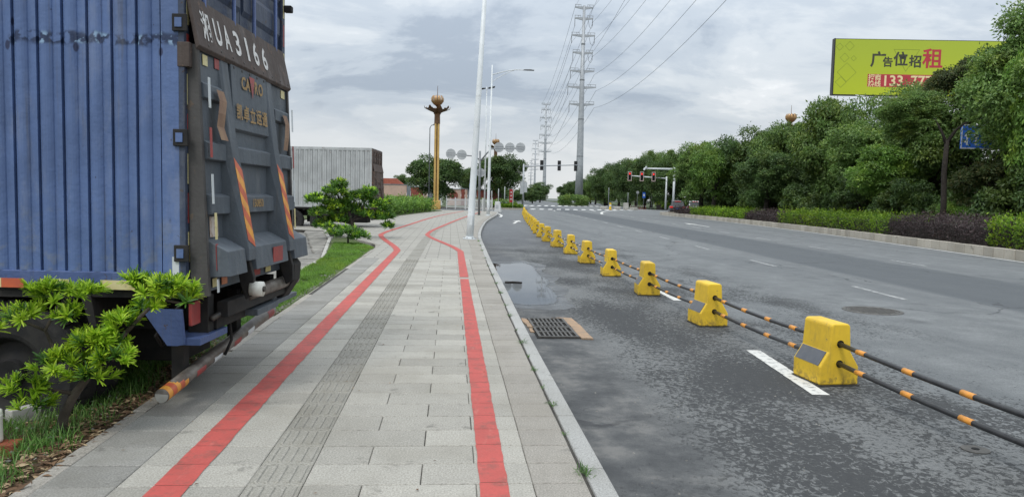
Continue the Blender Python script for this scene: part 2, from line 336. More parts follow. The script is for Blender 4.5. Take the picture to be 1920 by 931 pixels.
# billboard vinyl
m, t = new_mat('billboard_green'); v = t.coord(); x, y, z = t.sep(v)
c = t.mix(t.step(z, -3.2, 3.2), (.47, .55, .03), (.40, .49, .045)); t.out(c, .5, None, .3)
plain('print_dark', (.045, .05, .03), (.06, .06, .04), 2, .6); plain('print_red', (.48, .04, .06), (.42, .04, .05), 2, .6)
plain('print_cream', (.80, .68, .38), (.76, .62, .34), 2, .6); plain('print_line', (.27, .34, .03), (.25, .31, .03), 2, .6)
plain('car_grey', (.05, .052, .06), (.06, .06, .07), 2, .25, spec=.6); plain('car_white', (.66, .67, .68), (.62, .63, .64), 2, .25, spec=.6)
m, t = new_mat('car_glass'); t.out((.012, .014, .016), .06, None, .7)
plain('plate_blue', (.05, .09, .30), None, 3, .4)
plain('stucco_pink', (.52, .37, .30), (.46, .33, .27), 1.2, .85, .2, dirt=(.3, .24, .2))
plain('stucco_grey', (.20, .22, .24), (.16, .18, .20), .8, .8); plain('brick_red', (.26, .07, .05), (.20, .06, .045), 3, .85)
plain('roof_red', (.40, .12, .08), (.30, .09, .06), 3, .8); plain('white_rail', (.66, .67, .66), (.58, .59, .58), 2, .5)
plain('plastic_white', (.68, .68, .62), (.6, .6, .55), 4, .4); plain('terracotta', (.30, .075, .04), (.22, .06, .035), 7, .85, .3)
plain('stone', (.30, .29, .26), (.20, .19, .17), 9, .9, .4, rnd=.4)
# plants
leaf_mat('leaf_rosette', (.16, .30, .018), (.29, .48, .028), (.44, .60, .06), .42, .5)
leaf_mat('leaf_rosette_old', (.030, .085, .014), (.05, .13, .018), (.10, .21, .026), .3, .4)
leaf_mat('leaf_tree', (.060, .112, .028), (.095, .168, .040), (.155, .235, .060), .30)
leaf_mat('leaf_tree_dark', (.036, .072, .022), (.058, .110, .030), (.095, .155, .044), .28)
leaf_mat('leaf_tree_bright', (.07, .14, .025), (.10, .20, .035), (.17, .28, .05), .32)
leaf_mat('leaf_tree_brown', (.04, .065, .022), (.07, .105, .034), (.13, .125, .05), .4)
leaf_mat('leaf_hedge', (.055, .12, .012), (.12, .215, .018), (.22, .33, .028), .42)
leaf_mat('leaf_purple', (.030, .022, .023), (.054, .039, .040), (.092, .066, .066), .25)
leaf_mat('grass_blade', (.04, .10, .02), (.07, .155, .03), (.125, .22, .05), .4)
leaf_mat('lawn_blade', (.06, .13, .015), (.09, .19, .02), (.15, .255, .032), .4)
leaf_mat('dead_leaf', (.06, .035, .02), (.15, .09, .05), (.36, .28, .17), .1, .8)
plain('bark', (.055, .045, .036), (.095, .08, .065), 9, .95, .6); plain('bark_dark', (.022, .018, .015), (.04, .033, .028), 9, .95, .5)

# ================================================================== mesh helpers
class MB:
    def __init__(s): s.v = []; s.f = []; s.m = []
    def add(s, vs, fs, mi=0):
        b = len(s.v); s.v += [tuple(q) for q in vs]; s.f += [tuple(i+b for i in f) for f in fs]; s.m += [mi]*len(fs); return s
    def box(s, x0, x1, y0, y1, z0, z1, mi=0):
        return s.add([(x0, y0, z0), (x1, y0, z0), (x1, y1, z0), (x0, y1, z0), (x0, y0, z1), (x1, y0, z1), (x1, y1, z1), (x0, y1, z1)],
                     [(0, 3, 2, 1), (4, 5, 6, 7), (0, 1, 5, 4), (1, 2, 6, 5), (2, 3, 7, 6), (3, 0, 4, 7)], mi)
    def tube(s, pts, rad, n=8, mi=0, caps=True):
        pts = [Vector(p) for p in pts]; k = len(pts)
        rad = [rad]*k if isinstance(rad, (int, float)) else rad
        rings = []; ref = None
        for i, p in enumerate(pts):
            d = (pts[min(i+1, k-1)]-pts[max(i-1, 0)]).normalized()
            if ref is None: ref = Vector((1, 0, 0)) if abs(d.x) < .9 else Vector((0, 1, 0))
            a = (ref-d*ref.dot(d)).normalized(); b = d.cross(a); ref = a
            rings.append([p+(a*math.cos(2*math.pi*j/n)+b*math.sin(2*math.pi*j/n))*rad[i] for j in range(n)])
        vs = [q for r_ in rings for q in r_]
        fs = [(i*n+j, i*n+(j+1) % n, (i+1)*n+(j+1) % n, (i+1)*n+j) for i in range(k-1) for j in range(n)]
        if caps: fs += [tuple(range(n-1, -1, -1)), tuple((k-1)*n+j for j in range(n))]
        return s.add(vs, fs, mi)
    def prism(s, poly, axis, a, b, mi=0):
        """poly: 2-D outline; axis 'x': (y,z), 'y': (x,z), 'z': (x,y), extruded from a to b"""
        def P(q, w): return (w, q[0], q[1]) if axis == 'x' else (q[0], w, q[1]) if axis == 'y' else (q[0], q[1], w)
        n = len(poly)
        vs = [P(q, a) for q in poly]+[P(q, b) for q in poly]
        fs = [(i, (i+1) % n, n+(i+1) % n, n+i) for i in range(n)]+[tuple(range(n-1, -1, -1)), tuple(range(n, 2*n))]
        return s.add(vs, fs, mi)
    def lathe(s, prof, c=(0, 0, 0), n=16, mi=0):
        vs = [(c[0]+r_*math.cos(2*math.pi*j/n), c[1]+r_*math.sin(2*math.pi*j/n), c[2]+h) for r_, h in prof for j in range(n)]
        k = len(prof)
        fs = [(i*n+j, i*n+(j+1) % n, (i+1)*n+(j+1) % n, (i+1)*n+j) for i in range(k-1) for j in range(n)]
        return s.add(vs, fs, mi)
    def mesh(s, name, mats, smooth=False, fix=True):
        me = bpy.data.meshes.new(name); me.from_pydata(s.v, [], s.f); 
        for q in ([mats] if isinstance(mats, str) else mats): me.materials.append(MATS[q])
        me.polygons.foreach_set('material_index', s.m)
        if smooth: me.polygons.foreach_set('use_smooth', [True]*len(s.f))
        me.update()
        if fix:
            import bmesh
            bm = bmesh.new(); bm.from_mesh(me); bmesh.ops.recalc_face_normals(bm, faces=bm.faces); bm.to_mesh(me); bm.free()
        return me
    def build(s, name, mats, parent=None, smooth=False, bevel=0.0, seg=2, fix=True):
        return link(name, s.mesh(name, mats, smooth, fix), parent, bevel, seg)
def link(name, me, parent=None, bevel=0.0, seg=2):
    o = bpy.data.objects.new(name, me); COL.objects.link(o); o.parent = parent
    if bevel:
        b = o.modifiers.new('bevel', 'BEVEL'); b.width = bevel; b.segments = seg; b.limit_method = 'ANGLE'; b.angle_limit = R(35)
    return o
def empty(name, loc=(0, 0, 0), rz=0.0):
    o = bpy.data.objects.new(name, None); o.empty_display_size = .2; COL.objects.link(o); o.location = loc; o.rotation_euler.z = rz; return o
def tag(o, label=None, cat=None, group=None, kind=None):
    for k, v in (('label', label), ('category', cat), ('group', group), ('kind', kind)):
        if v: o[k] = v
    return o
def copy_tree(o, parent=None):
    c = o.copy(); COL.objects.link(c); c.parent = parent
    for ch in list(o.children): copy_tree(ch, c)
    return c
ORD = ['first', 'second', 'third', 'fourth', 'fifth', 'sixth', 'seventh', 'eighth', 'ninth', 'tenth', 'eleventh', 'twelfth', 'thirteenth',
       'fourteenth', 'fifteenth', 'sixteenth', 'seventeenth', 'eighteenth', 'nineteenth', 'twentieth', 'twenty-first', 'twenty-second',
       'twenty-third', 'twenty-fourth', 'twenty-fifth', 'twenty-sixth', 'twenty-seventh', 'twenty-eighth', 'twenty-ninth', 'thirtieth']
def text_mesh(body, size, mat_name, bold=0.0, width=None, sx=1.0):
    """flat print: glyph outlines turned into a mesh, centred on its own middle, in the local x-y plane"""
    c = bpy.data.curves.new('print', 'FONT'); c.body = body; c.size = size; c.offset = bold; c.resolution_u = 3
    o = bpy.data.objects.new('print', c); COL.objects.link(o)
    me = bpy.data.meshes.new_from_object(o.evaluated_get(bpy.context.evaluated_depsgraph_get()))
    bpy.data.objects.remove(o); bpy.data.curves.remove(c)
    co = np.empty(len(me.vertices)*3, np.float32); me.vertices.foreach_get('co', co); co = co.reshape(-1, 3)
    co -= (co.max(0)+co.min(0))/2
    if width: co[:, 0] *= width/(co[:, 0].max()-co[:, 0].min())
    co[:, 0] *= sx
    me.vertices.foreach_set('co', co.ravel()); me.materials.clear(); me.materials.append(MATS[mat_name]); me.update(); return me
def path_at(pts, s):
    """point, heading at arc length s on a 2-D polyline"""
    for a, b in zip(pts, pts[1:]):
        d = math.hypot(b[0]-a[0], b[1]-a[1])
        if s <= d: return (a[0]+(b[0]-a[0])*s/d, a[1]+(b[1]-a[1])*s/d), math.atan2(b[1]-a[1], b[0]-a[0])
        s -= d
    a, b = pts[-2], pts[-1]; return b, math.atan2(b[1]-a[1], b[0]-a[0])
def path_len(pts): return sum(math.hypot(b[0]-a[0], b[1]-a[1]) for a, b in zip(pts, pts[1:]))
def interp(tab, q):
    for a, b in zip(tab, tab[1:]):
        if q <= b[0]: return a[1]+(b[1]-a[1])*max(0, q-a[0])/(b[0]-a[0])
    return tab[-1][1]
def smooth_path(pts, k=6):
    out = []
    for i in range(len(pts)-1):
        p0, p1, p2, p3 = [np.array(pts[min(max(i+j, 0), len(pts)-1)], float) for j in (-1, 0, 1, 2)]
        for q in range(k):
            t_ = q/k; out.append(tuple(.5*((2*p1)+(-p0+p2)*t_+(2*p0-5*p1+4*p2-p3)*t_*t_+(-p0+3*p1-3*p2+p3)*t_**3)))
    return out+[tuple(map(float, pts[-1]))]

# ---- leaf arrays
def unit(a): return a/np.maximum(np.linalg.norm(a, axis=1, keepdims=True), 1e-6)
def leaves_mesh(name, mat_name, P, A, N, L, W, bend=.15):
    """one folded four-corner leaf per row: base P, axis A, face normal N"""
    A = unit(A); S = unit(np.cross(A, N)); N2 = np.cross(S, A); n = len(P); L = L[:, None]; W = W[:, None]
    mid = P+A*L*.5-N2*L*bend*.0
    V = np.stack([P, mid+S*W*.5+N2*W*.12, P+A*L-N2*L*bend, mid-S*W*.5+N2*W*.12], 1).reshape(-1, 3)
    idx = np.arange(n)[:, None]*4; F = np.concatenate([idx+np.array([0, 1, 2]), idx+np.array([0, 2, 3])], 1).reshape(-1, 3)
    return tri_mesh(name, mat_name, V, F)
def straps_mesh(name, mat_name, P, A, N, L, W, bend=.25, tip=.12):
    """one curved strap of two quads per row"""
    A = unit(A); S = unit(np.cross(A, N)); N2 = np.cross(S, A); n = len(P); L = L[:, None]; W = W[:, None]
    q = [P-S*W*.30, P+S*W*.30, P+A*L*.55-S*W*.5+N2*L*bend*.05, P+A*L*.55+S*W*.5+N2*L*bend*.05, P+A*L-S*W*tip-N2*L*bend, P+A*L+S*W*tip-N2*L*bend]
    V = np.stack(q, 1).reshape(-1, 3); i = np.arange(n)[:, None]*6
    F = np.concatenate([i+np.array(f) for f in ([0, 1, 3], [0, 3, 2], [2, 3, 5], [2, 5, 4])], 1).reshape(-1, 3)
    return tri_mesh(name, mat_name, V, F)
def tri_mesh(name, mat_name, V, F):
    me = bpy.data.meshes.new(name); nv, nf = len(V), len(F)
    me.vertices.add(nv); me.vertices.foreach_set('co', V.astype(np.float32).ravel())
    me.loops.add(nf*3); me.loops.foreach_set('vertex_index', F.astype(np.int32).ravel())
    me.polygons.add(nf); me.polygons.foreach_set('loop_start', np.arange(0, nf*3, 3, dtype=np.int32))
    me.polygons.foreach_set('loop_total', np.full(nf, 3, np.int32))
    me.materials.append(MATS[mat_name]); me.update(calc_edges=True); return me
def sph(rng, n): return unit(rng.normal(size=(n, 3)))

# ================================================================== the setting
RZ = -.13                                                     # road surface
KERB = smooth_path([(.755, -3), (.755, 3), (.758, 8), (.80, 12), (.845, 17), (.90, 21), (1.06, 29), (1.55, 38), (2.3, 48), (3.8, 63), (4.45, 72), (4.3, 77.5)], 5)
def kerb_x(yy): return interp([(p[1], p[0]) for p in KERB], yy)
g = MB(); g.add([(-1500, -60, -.36), (1500, -60, -.36), (1500, 2600, -.36), (-1500, 2600, -.36)], [(0, 1, 2, 3)])
tag(g.build('ground', 'ground_green', fix=False), kind='structure')
rp = [(p[0]+.06, p[1]) for p in KERB]+[(-80, 80), (-80, 95), (4.8, 95.2), (10.2, 97.6), (10.6, 104), (9, 130), (13, 200), (40, 520), (75, 1000), (300, 1000), (300, -6), (.81, -6)]
g = MB(); g.add([(x, y, RZ) for x, y in rp], [tuple(range(len(rp)-1, -1, -1))])
tag(g.build('road', 'asphalt', fix=False), kind='structure')

# pavement: a bedding slab, individually laid granite slabs, tactile tiles, painted guide lines
rng = random.Random(4)
ROW0, NROW, SL = 3.184, 48, .30
pave = MB()
edge_l = [(-2.10, 1.5), (-2.10, 21.2), (-2.28, 22.6), (-2.75, 24.0), (-3.5, 26.0), (-5.0, 30.2), (-12, 31), (-12, 60), (-6.5, 52), (-4.2, 44), (-4.0, 49), (-3.6, 54), (-2.1, 65.5), (-.8, 74), (-.6, 90)]
edge_l = [(-2.10, 1.5), (-2.10, 21.2), (-2.28, 22.6), (-2.75, 24.0), (-3.5, 26.0), (-5.0, 30.0), (-8, 31.5), (-8, 43), (-3.95, 44), (-3.65, 54), (-2.1, 65.5), (-.8, 74), (-2.0, 79.5)]
right = [(p[0]+.002, p[1]) for p in KERB if p[1] > 1.5]
poly = [(right[0][0], 1.5)]+right+edge_l[::-1]
pave.prism(poly, 'z', -.40, -.012)
pavement = tag(pave.build('pavement', 'grout'), kind='structure')
Y_END = ROW0+NROW*SL
fp = [(kerb_x(Y_END), Y_END)]+[p for p in right if p[1] > Y_END]+[p for p in edge_l if p[1] > Y_END][::-1]+[(-2.02, Y_END)]
g = MB(); g.add([(x, y, -.003) for x, y in fp], [tuple(range(len(fp)))])
g.build('distant_paving', 'far_paving', pavement, fix=False)
slab_cache = {}
def slab(x0, x1, y0, mat_name, key, name='paving_slab'):
    w, gap, gy = x1-x0, .0019, .0042
    k = (key, round(w, 3))
    if k not in slab_cache:
        b = MB(); hx, hy = w/2-gap, SL/2-gy; c = .004
        b.add([(-hx, -hy, -.04), (hx, -hy, -.04), (hx, hy, -.04), (-hx, hy, -.04), (-hx, -hy, -c), (hx, -hy, -c), (hx, hy, -c), (-hx, hy, -c),
               (-hx+c, -hy+c, 0), (hx-c, -hy+c, 0), (hx-c, hy-c, 0), (-hx+c, hy-c, 0)],
              [(0, 1, 5, 4), (1, 2, 6, 5), (2, 3, 7, 6), (3, 0, 4, 7), (4, 5, 9, 8), (5, 6, 10, 9), (6, 7, 11, 10), (7, 4, 8, 11), (8, 9, 10, 11)])
        if name == 'tactile_tile':
            for i in range(5):
                xc = -hx+.03+i*(2*hx-.06)/4
                for ya, yb in ((-hy+.030, hy-.022),):
                    q, e = .015, .005
                    b.add([(xc-q, ya, 0), (xc+q, ya, 0), (xc+q, yb, 0), (xc-q, yb, 0), (xc-q+e, ya+e, .008), (xc+q-e, ya+e, .008), (xc+q-e, yb-e, .008), (xc-q+e, yb-e, .008)],
                          [(0, 1, 5, 4), (1, 2, 6, 5), (2, 3, 7, 6), (3, 0, 4, 7), (4, 5, 6, 7)])
        slab_cache[k] = b.mesh(name, mat_name)
    o = link(name, slab_cache[k], pavement)
    o.location = ((x0+x1)/2+rng.uniform(-.0012, .0012), y0+SL/2, rng.uniform(-.0009, .0006))
    o.rotation_euler = (rng.uniform(-.0015, .0015), rng.uniform(-.001, .001), rng.uniform(-.002, .002))
    return o
XT0, XT1, XL, XD, XM = -1.02, -.735, -1.66, -2.03, .455
for r_ in range(NROW):
    y0 = ROW0+r_*SL; kx = kerb_x(y0+.15)-.014
    slab(XM, round(kx, 2), y0, 'slab_tan', 'tan')
    cuts = [XT1, -.135, XM] if r_ % 2 == 0 else [XT1, -.435, .155, XM]
    for a, b in zip(cuts, cuts[1:]):
        slab(a, b, y0, 'slab_light', 'light')
    slab(XT0, XT1, y0, 'tactile', 'tactile', 'tactile_tile')
    slab(XL, XT0, y0, 'slab_light', 'light')
    slab(XD, XL, y0, 'slab_dark', 'dark')
# narrow edging blocks towards the verge
e_m = MB().box(-.045, .045, -.49, .49, -.10, .004).mesh('edging_block', 'slab_tan')
for i in range(18):
    o = link('edging_block', e_m, pavement, .004, 1); o.location = (-2.078+rng.uniform(-.006, .006), 3.6+i+rng.uniform(-.01, .01), rng.uniform(-.022, .002)); o.rotation_euler.z = rng.uniform(-.012, .012)
epath = [(-2.078, 21.1), (-2.16, 22.2), (-2.45, 23.2), (-3.0, 24.6), (-3.6, 26.0)]
for i in range(6):
    (px_, py_), a = path_at(epath, .45+i*.95); o = link('edging_block', e_m, pavement, .004, 1); o.location = (px_, py_, 0); o.rotation_euler.z = a-math.pi/2
# kerb stones
kerb = tag(empty('kerb'), kind='structure')
kl = path_len(KERB); s_ = 0.0; kc = {}
while s_ < kl-.3:
    step = 1.0 if s_ < 40 else 2.0
    (ax, ay), _ = path_at(KERB, s_); (bx, by), _ = path_at(KERB, min(s_+step, kl))
    a = math.atan2(by-ay, bx-ax); d = math.hypot(bx-ax, by-ay)
    if step not in kc: kc[step] = MB().box(.003, step-.003, -.125, -.004, -.30, 0).mesh('kerb_stone', 'kerb_stone')
    o = link('kerb_stone', kc[step], kerb, .012, 2); o.location = (ax, ay, rng.uniform(-.003, .002)); o.rotation_euler.z = a; o.scale.x = d/step
    s_ += step
# painted red guide lines and marks
def line_sheet(name, pts, w, z, mat_name, parent=None, rag=.0, piece=.30, gap=.0, seed=1):
    rr = random.Random(seed); b = MB(); L_ = path_len(pts); s = 0.0
    while s < L_-.02:
        e = min(s+piece, L_)
        k = 3 if rag else 1; vs = []
        for i in range(k+1):
            q = s+gap/2+(e-s-gap)*i/k; (x, y), a = path_at(pts, q); nx, ny = -math.sin(a), math.cos(a)
            j0, j1 = rr.uniform(-rag, rag), rr.uniform(-rag, rag)
            vs += [(x+nx*(w/2+j0), y+ny*(w/2+j0), z), (x-nx*(w/2+j1), y-ny*(w/2+j1), z)]
        b.add(vs, [(2*i, 2*i+1, 2*i+3, 2*i+2) for i in range(k)]); s = e
    return b.build(name, mat_name, parent, fix=False)
left_line = [(-1.385, 3.19)]+[(-1.385-.0020*(yy-3.2), yy) for yy in np.arange(3.484, 19.9, .3)]+smooth_path([(-1.42, 20.0), (-1.62, 21.6), (-2.45, 26.6), (-2.58, 29.5), (-2.2, 36), (-1.0, 54.0), (1.3, 75)], 6)
right_line = [(.247, 3.19)]+[(.247+.0016*(yy-3.2), yy) for yy in np.arange(3.484, 19.9, .3)]+smooth_path([(.28, 20.0), (.05, 22), (-.78, 27.2), (-.86, 30), (-.55, 35), (.85, 51.6), (2.9, 72)], 6)
tag(line_sheet('red_guide_line', left_line, .180, .0045, 'red_paint', None, .0035, .30, .004, 3), 'red painted line running beside the trucks on the pavement', 'painted line', 'red lines painted on the pavement')
tag(line_sheet('red_guide_line', [p for p in right_line if p[1] < 13.4], .150, .0045, 'red_paint', None, .0035, .30, .004, 5), 'near stretch of the red painted line beside the road kerb', 'painted line', 'red lines painted on the pavement')
tag(line_sheet('red_guide_line', [p for p in right_line if p[1] > 13.6], .165, .0045, 'red_paint', None, .0035, .30, .004, 6), 'far bending stretch of the red line beside the road kerb, past the unpainted slab', 'painted line', 'red lines painted on the pavement')
tfar = smooth_path([(-.878, Y_END), (-.86, 21), (-.82, 26), (-.70, 31), (-.35, 37), (.95, 51.7), (2.6, 66)], 5)
line_sheet('distant_tactile_strip', tfar, .285, .0012, 'tactile', pavement, 0, .3, .01)
bfar = [(p[0]-.16, p[1]) for p in KERB if Y_END < p[1] < 72]
line_sheet('distant_tan_strip', [(kerb_x(Y_END)-.16, Y_END)]+bfar, .31, .0008, 'slab_tan', pavement, 0, 1.0, .0)

# verge bank, parking lot, drain covers
nx_, ny_ = 16, 120; V = []; F = []
rs = np.random.RandomState(3)
for j in range(ny_+1):
    yy = 1.5+j*(24.5/ny_); xr_ = -2.11 if yy < 21.2 else -2.11-(yy-21.2)*.30
    xl_ = interp([(0, -3.6), (9, -3.4), (12, -2.95), (18, -3.02), (26, -4.05)], yy)
    for i in range(nx_+1):
        f_ = i/nx_; x = xr_+(xl_-xr_)*f_
        z = -.018-.17*f_**1.5*(1 if yy < 11 else max(0, 1-(yy-11)/7))+.018*math.sin(x*7+yy*3)*math.sin(yy*5.3)*f_+rs.uniform(-.006, .008)
        V.append((x, yy, z))
for j in range(ny_):
    for i in range(nx_):
        a = j*(nx_+1)+i; F.append((a, a+nx_+1, a+nx_+2, a+1))
b = MB(); b.add(V, F); b.m = [0 if F[i][0]//(nx_+1) < 40 else 1 for i in range(len(F))]
tag(b.build('verge', ['soil', 'lawn_soil'], smooth=True), kind='structure')
b = MB(); ys = [1.0, 12, 16, 20, 24, 28, 32, 60]; zs_ = [-.28, -.28, -.22, -.16, -.10, -.05, -.02, -.02]
b.add([(x, y, z) for y, z in zip(ys, zs_) for x in (-40, -2.4)], [(2*i, 2*i+1, 2*i+3, 2*i+2) for i in range(len(ys)-1)])
for i in range(0, len(b.v)):            # the lot stops where the paved apron begins
    x, y, z = b.v[i]
    if x > -3 and y > 24: b.v[i] = (-3.0 if y < 26 else (-4.8 if y < 32 else -8.3), y, z)
tag(b.build('parking_lot', 'lot_concrete', fix=False), kind='structure')
drain = tag(empty('drain_channel'), kind='structure'); dc = {}
yy = 10.6; i = 0
while yy < 30.2:
    xr_ = interp([(10, -2.98), (17.7, -3.02), (25, -4.02), (31, -5.15)], yy)-.05
    xl_ = -6.2 if yy < 19.7 else interp([(19.7, -3.55), (31, -6.0)], yy)
    zc = interp([(10, -.16), (16, -.11), (22, -.055), (32, -.01)], yy)
    o = MB().box(xl_, xr_, -.15, .15, -.06, 0).build('drain_cover', 'plank_concrete', drain, bevel=.012, seg=1)
    o.location = (rng.uniform(-.03, .03), yy, zc+rng.uniform(-.008, .008)); o.rotation_euler.z = rng.uniform(-.01, .01)
    yy += .318
MB().prism([(-6.3, 19.55), (-3.5, 19.55), (-5.95, 31.2), (-6.35, 31.2)], 'z', -.5, -.20).build('channel_floor', 'lot_concrete', drain)
for i, (xa, ya, xb, yb) in enumerate([(-2.97, 11.0, -3.0, 17.6), (-3.0, 17.7, -3.95, 24.6), (-3.98, 24.9, -5.05, 30.2)]):
    a = math.atan2(yb-ya, xb-xa); L_ = math.hypot(xb-xa, yb-ya)
    n_ = int(L_)
    for k in range(n_):
        o = MB().box(.01, L_/n_-.01, -.05, .05, -.15, .03).build('channel_edge', 'concrete_light', drain, bevel=.008, seg=1)
        f_ = k/n_; yq = ya+(yb-ya)*f_; o.location = (xa+(xb-xa)*f_, yq, interp([(10, -.12), (18, -.05), (24, -.02), (31, 0)], yq)); o.rotation_euler.z = a

# road markings: sheets 4 mm above the asphalt
marks = [([(3.19, 6.0), (3.36, 7.85)], .15), ([(3.735, 11.8), (3.79, 13.05)], .13), ([(3.82, 17.6), (3.88, 19.2)], .13), ([(3.95, 23.2), (4.02, 25)], .13)]
for yy in np.arange(12.25, 96, 6.2):
    marks.append(([(7.95+(yy-12.25)*.072, yy), (7.95+(yy+1.95-12.25)*.072, yy+1.95)], .12))
for yy in np.arange(13.1, 96, 6.2):
    marks.append(([(12.55+(yy-13.1)*.085, yy), (12.55+(yy+1.95-13.1)*.085, yy+1.95)], .12))
cnt = {}
for i, (p, w) in enumerate(marks):
    row = 'beside the yellow barrier' if p[0][0] < 5 and p[0][1] < 40 else 'between the first and second traffic lanes' if p[0][0] < 8.5+(p[0][1]-12)*.075 else 'in the lane line nearest the hedge'
    cnt[row] = cnt.get(row, 0)+1
    o = line_sheet('lane_dash', p, w, RZ+.004, 'white_paint' if i < 2 else 'worn_paint', None, .004, .5, 0, i)
    lab = 'long white lane dash beside the yellow barrier block nearest the camera' if i == 0 else 'worn white dash %s, %s from the camera' % (row, ORD[cnt[row]-1])
    tag(o, lab, 'road marking', 'lane dashes '+row)
ISLE = smooth_path([(12.6, -6), (14.6, 3), (16.3, 13), (17.77, 21.5), (19.18, 29.7), (20.3, 36.5), (21.27, 43.6), (22.3, 53), (23.1, 62), (23.55, 72), (23.75, 81), (24.3, 84.5), (26.0, 86), (30, 86.3)], 5)
el = [(p[0]-.24, p[1]) for p in ISLE if p[1] < 82]
tag(line_sheet('edge_line', el, .13, RZ+.004, 'white_paint', None, .004, 1.0), 'solid white line along the foot of the hedge island kerb', 'road marking')
def arrow(name, cx, cy, rz, L_, label):
    b = MB(); b.add([(-.08, -L_/2, 0), (.08, -L_/2, 0), (.08, L_*.12, 0), (-.08, L_*.12, 0), (-.32, L_*.10, 0), (.32, L_*.10, 0), (0, L_/2, 0)], [(0, 1, 2, 3), (4, 5, 6)])
    o = b.build(name, 'white_paint', None, fix=False); o.location = (cx, cy, RZ+.0045); o.rotation_euler.z = rz
    tag(o, label, 'road marking', 'painted arrows')
arrow('lane_arrow', 17.05, 50.4, R(-5), 7.2, 'white painted arrow on the lane beside the hedge island')
arrow('lane_arrow', 4.35, 49, R(-8), 6.5, 'white painted arrow in the kerb lane left of the far barrier blocks')
arrow('lane_arrow', 13.6, 97, R(-6), 5, 'white painted arrow just before the zebra crossing')
arrow('lane_arrow', 19.5, 100, R(-6), 5, 'white painted arrow before the zebra crossing, nearer the island')
n_z = 0
for k in range(13):                                        # the two rows of bars of the crossing
    x = 11.2+k*1.38; y = 105.5+(x-11.2)*.62
    tag(line_sheet('crossing_bar', [(x, y-3), (x+.96, y+3)], .62, RZ+.004, 'zebra_paint', None, .0, 3), 'white zebra bar in the near row, %s from the barrier end' % ORD[k], 'road marking', 'near row of zebra bars')
for k in range(17):
    x = 14.0+k*1.65; y = 150+(x-14)*.9
    tag(line_sheet('crossing_bar', [(x, y-6), (x+1.9, y+6)], .75, RZ+.004, 'zebra_paint', None, .0, 8), 'white zebra bar in the far row, %s from the left' % ORD[k], 'road marking', 'far row of zebra bars')
tag(line_sheet('stop_line', [(25.5, 113), (36.5, 121)], .5, RZ+.004, 'white_paint'), 'white stop line in front of the red traffic lights', 'road marking')
tag(line_sheet('turn_line', smooth_path([(4.0, 60), (4.5, 66), (4.6, 74)]), .2, RZ+.004, 'white_paint'), 'white line beside the bend of the pavement kerb', 'road marking')
tag(line_sheet('guide_curve', smooth_path([(16.5, 80), (20, 96), (26, 112), (36, 128)]), .3, RZ+.0042, 'white_paint'), 'curving white line that leads round the end of the hedge island', 'road marking')

# hedge island on the far side of the carriageway
ip = [(p[0]+.12, p[1]) for p in ISLE]+[(60, 86.3), (60, -6)]
g = MB(); g.prism(ip, 'z', -.2, .16); island = tag(g.build('hedge_island', 'soil'), kind='structure')
il = path_len(ISLE); s_ = 0.0; ik = MB().box(.013, .607, -.16, 0, -.32, .20).mesh('island_kerb_stone', 'island_kerb')
ikerb = tag(empty('island_kerb'), kind='structure')
while s_ < il-.6:
    (ax, ay), a = path_at(ISLE, s_)
    if ay > 8 or s_ > 60:
        o = link('island_kerb_stone', ik, ikerb, .015, 1); o.location = (ax, ay, rng.uniform(-.006, .006)); o.rotation_euler.z = a; 
    s_ += .62
# the planted corner across the side road, and the median under the pylon
g = MB(); g.prism([(-60, 95.3), (4.8, 95.5), (9.3, 97.2), (9.9, 99.5), (9.2, 108), (8.5, 130), (12, 200), (30, 420), (10, 420), (-60, 200)], 'z', -.3, .03); tag(g.build('corner_bed', 'ground_green'), kind='structure')
b = MB(); pts = [(-20, 95.1), (4.6, 95.3), (9.3, 96.9), (10.0, 99.5), (9.4, 108)]
for (a, c) in zip(pts, pts[1:]):
    d = Vector((c[0]-a[0], c[1]-a[1], 0)).normalized(); n = Vector((d.y, -d.x, 0))*.16
    b.add([(a[0], a[1], RZ), (c[0], c[1], RZ), (c[0], c[1], .10), (a[0], a[1], .10), (a[0]-n.x, a[1]-n.y, .10), (c[0]-n.x, c[1]-n.y, .10)], [(0, 1, 2, 3), (3, 2, 5, 4)])
tag(b.build('corner_kerb', 'island_kerb', fix=False), kind='structure')
g = MB(); g.prism([(24.5, 168), (27, 160), (31, 166), (44, 250), (60, 420), (52, 420), (38, 250)], 'z', -.3, .05); tag(g.build('median', 'ground_green'), kind='structure')
g = MB(); g.prism([(36, 128), (60, 150), (120, 420), (80, 420), (46, 220)], 'z', -.3, .04); tag(g.build('roadside_ground', 'ground_green'), kind='structure')
g = MB(); g.prism([(-8.2, 43.2), (-3.98, 44.1), (-3.68, 54), (-2.15, 65.4), (-.85, 73.8), (-2.1, 79.3), (-40, 79.3), (-40, 43.2)], 'z', -.3, .02); tag(g.build('far_verge', 'lawn_soil'), kind='structure')

# puddle by the kerb: a thin sheet of standing water
out = smooth_path([(.985, 11.1), (1.30, 10.95), (1.72, 11.35), (1.84, 12.3), (1.86, 13.4), (2.02, 14.8), (1.96, 16.4), (2.06, 17.6), (1.86, 18.5), (1.45, 18.3), (1.0, 18.0), (.975, 16), (.965, 13.5), (.985, 11.1)], 6)
rr = random.Random(8); out = [(x+(rr.uniform(-.035, .035) if x > 1.05 else 0), y+rr.uniform(-.06, .06)) for x, y in out[:-1]]
b = MB(); n = len(out); inn = [(1.42+(x-1.42)*(.97 if x < 1.05 else .66), 14.6+(y-14.6)*.86) for x, y in out]
b.add([(x, y, RZ+.0042) for x, y in out]+[(x, y, RZ+.0042) for x, y in inn], [(i, (i+1) % n, n+(i+1) % n, n+i) for i in range(n)]+[tuple(range(n, 2*n))])
wme = b.mesh('puddle', 'water', fix=False); at = wme.attributes.new('depth', 'FLOAT', 'POINT'); at.data.foreach_set('value', [0.0]*n+[1.0]*n)
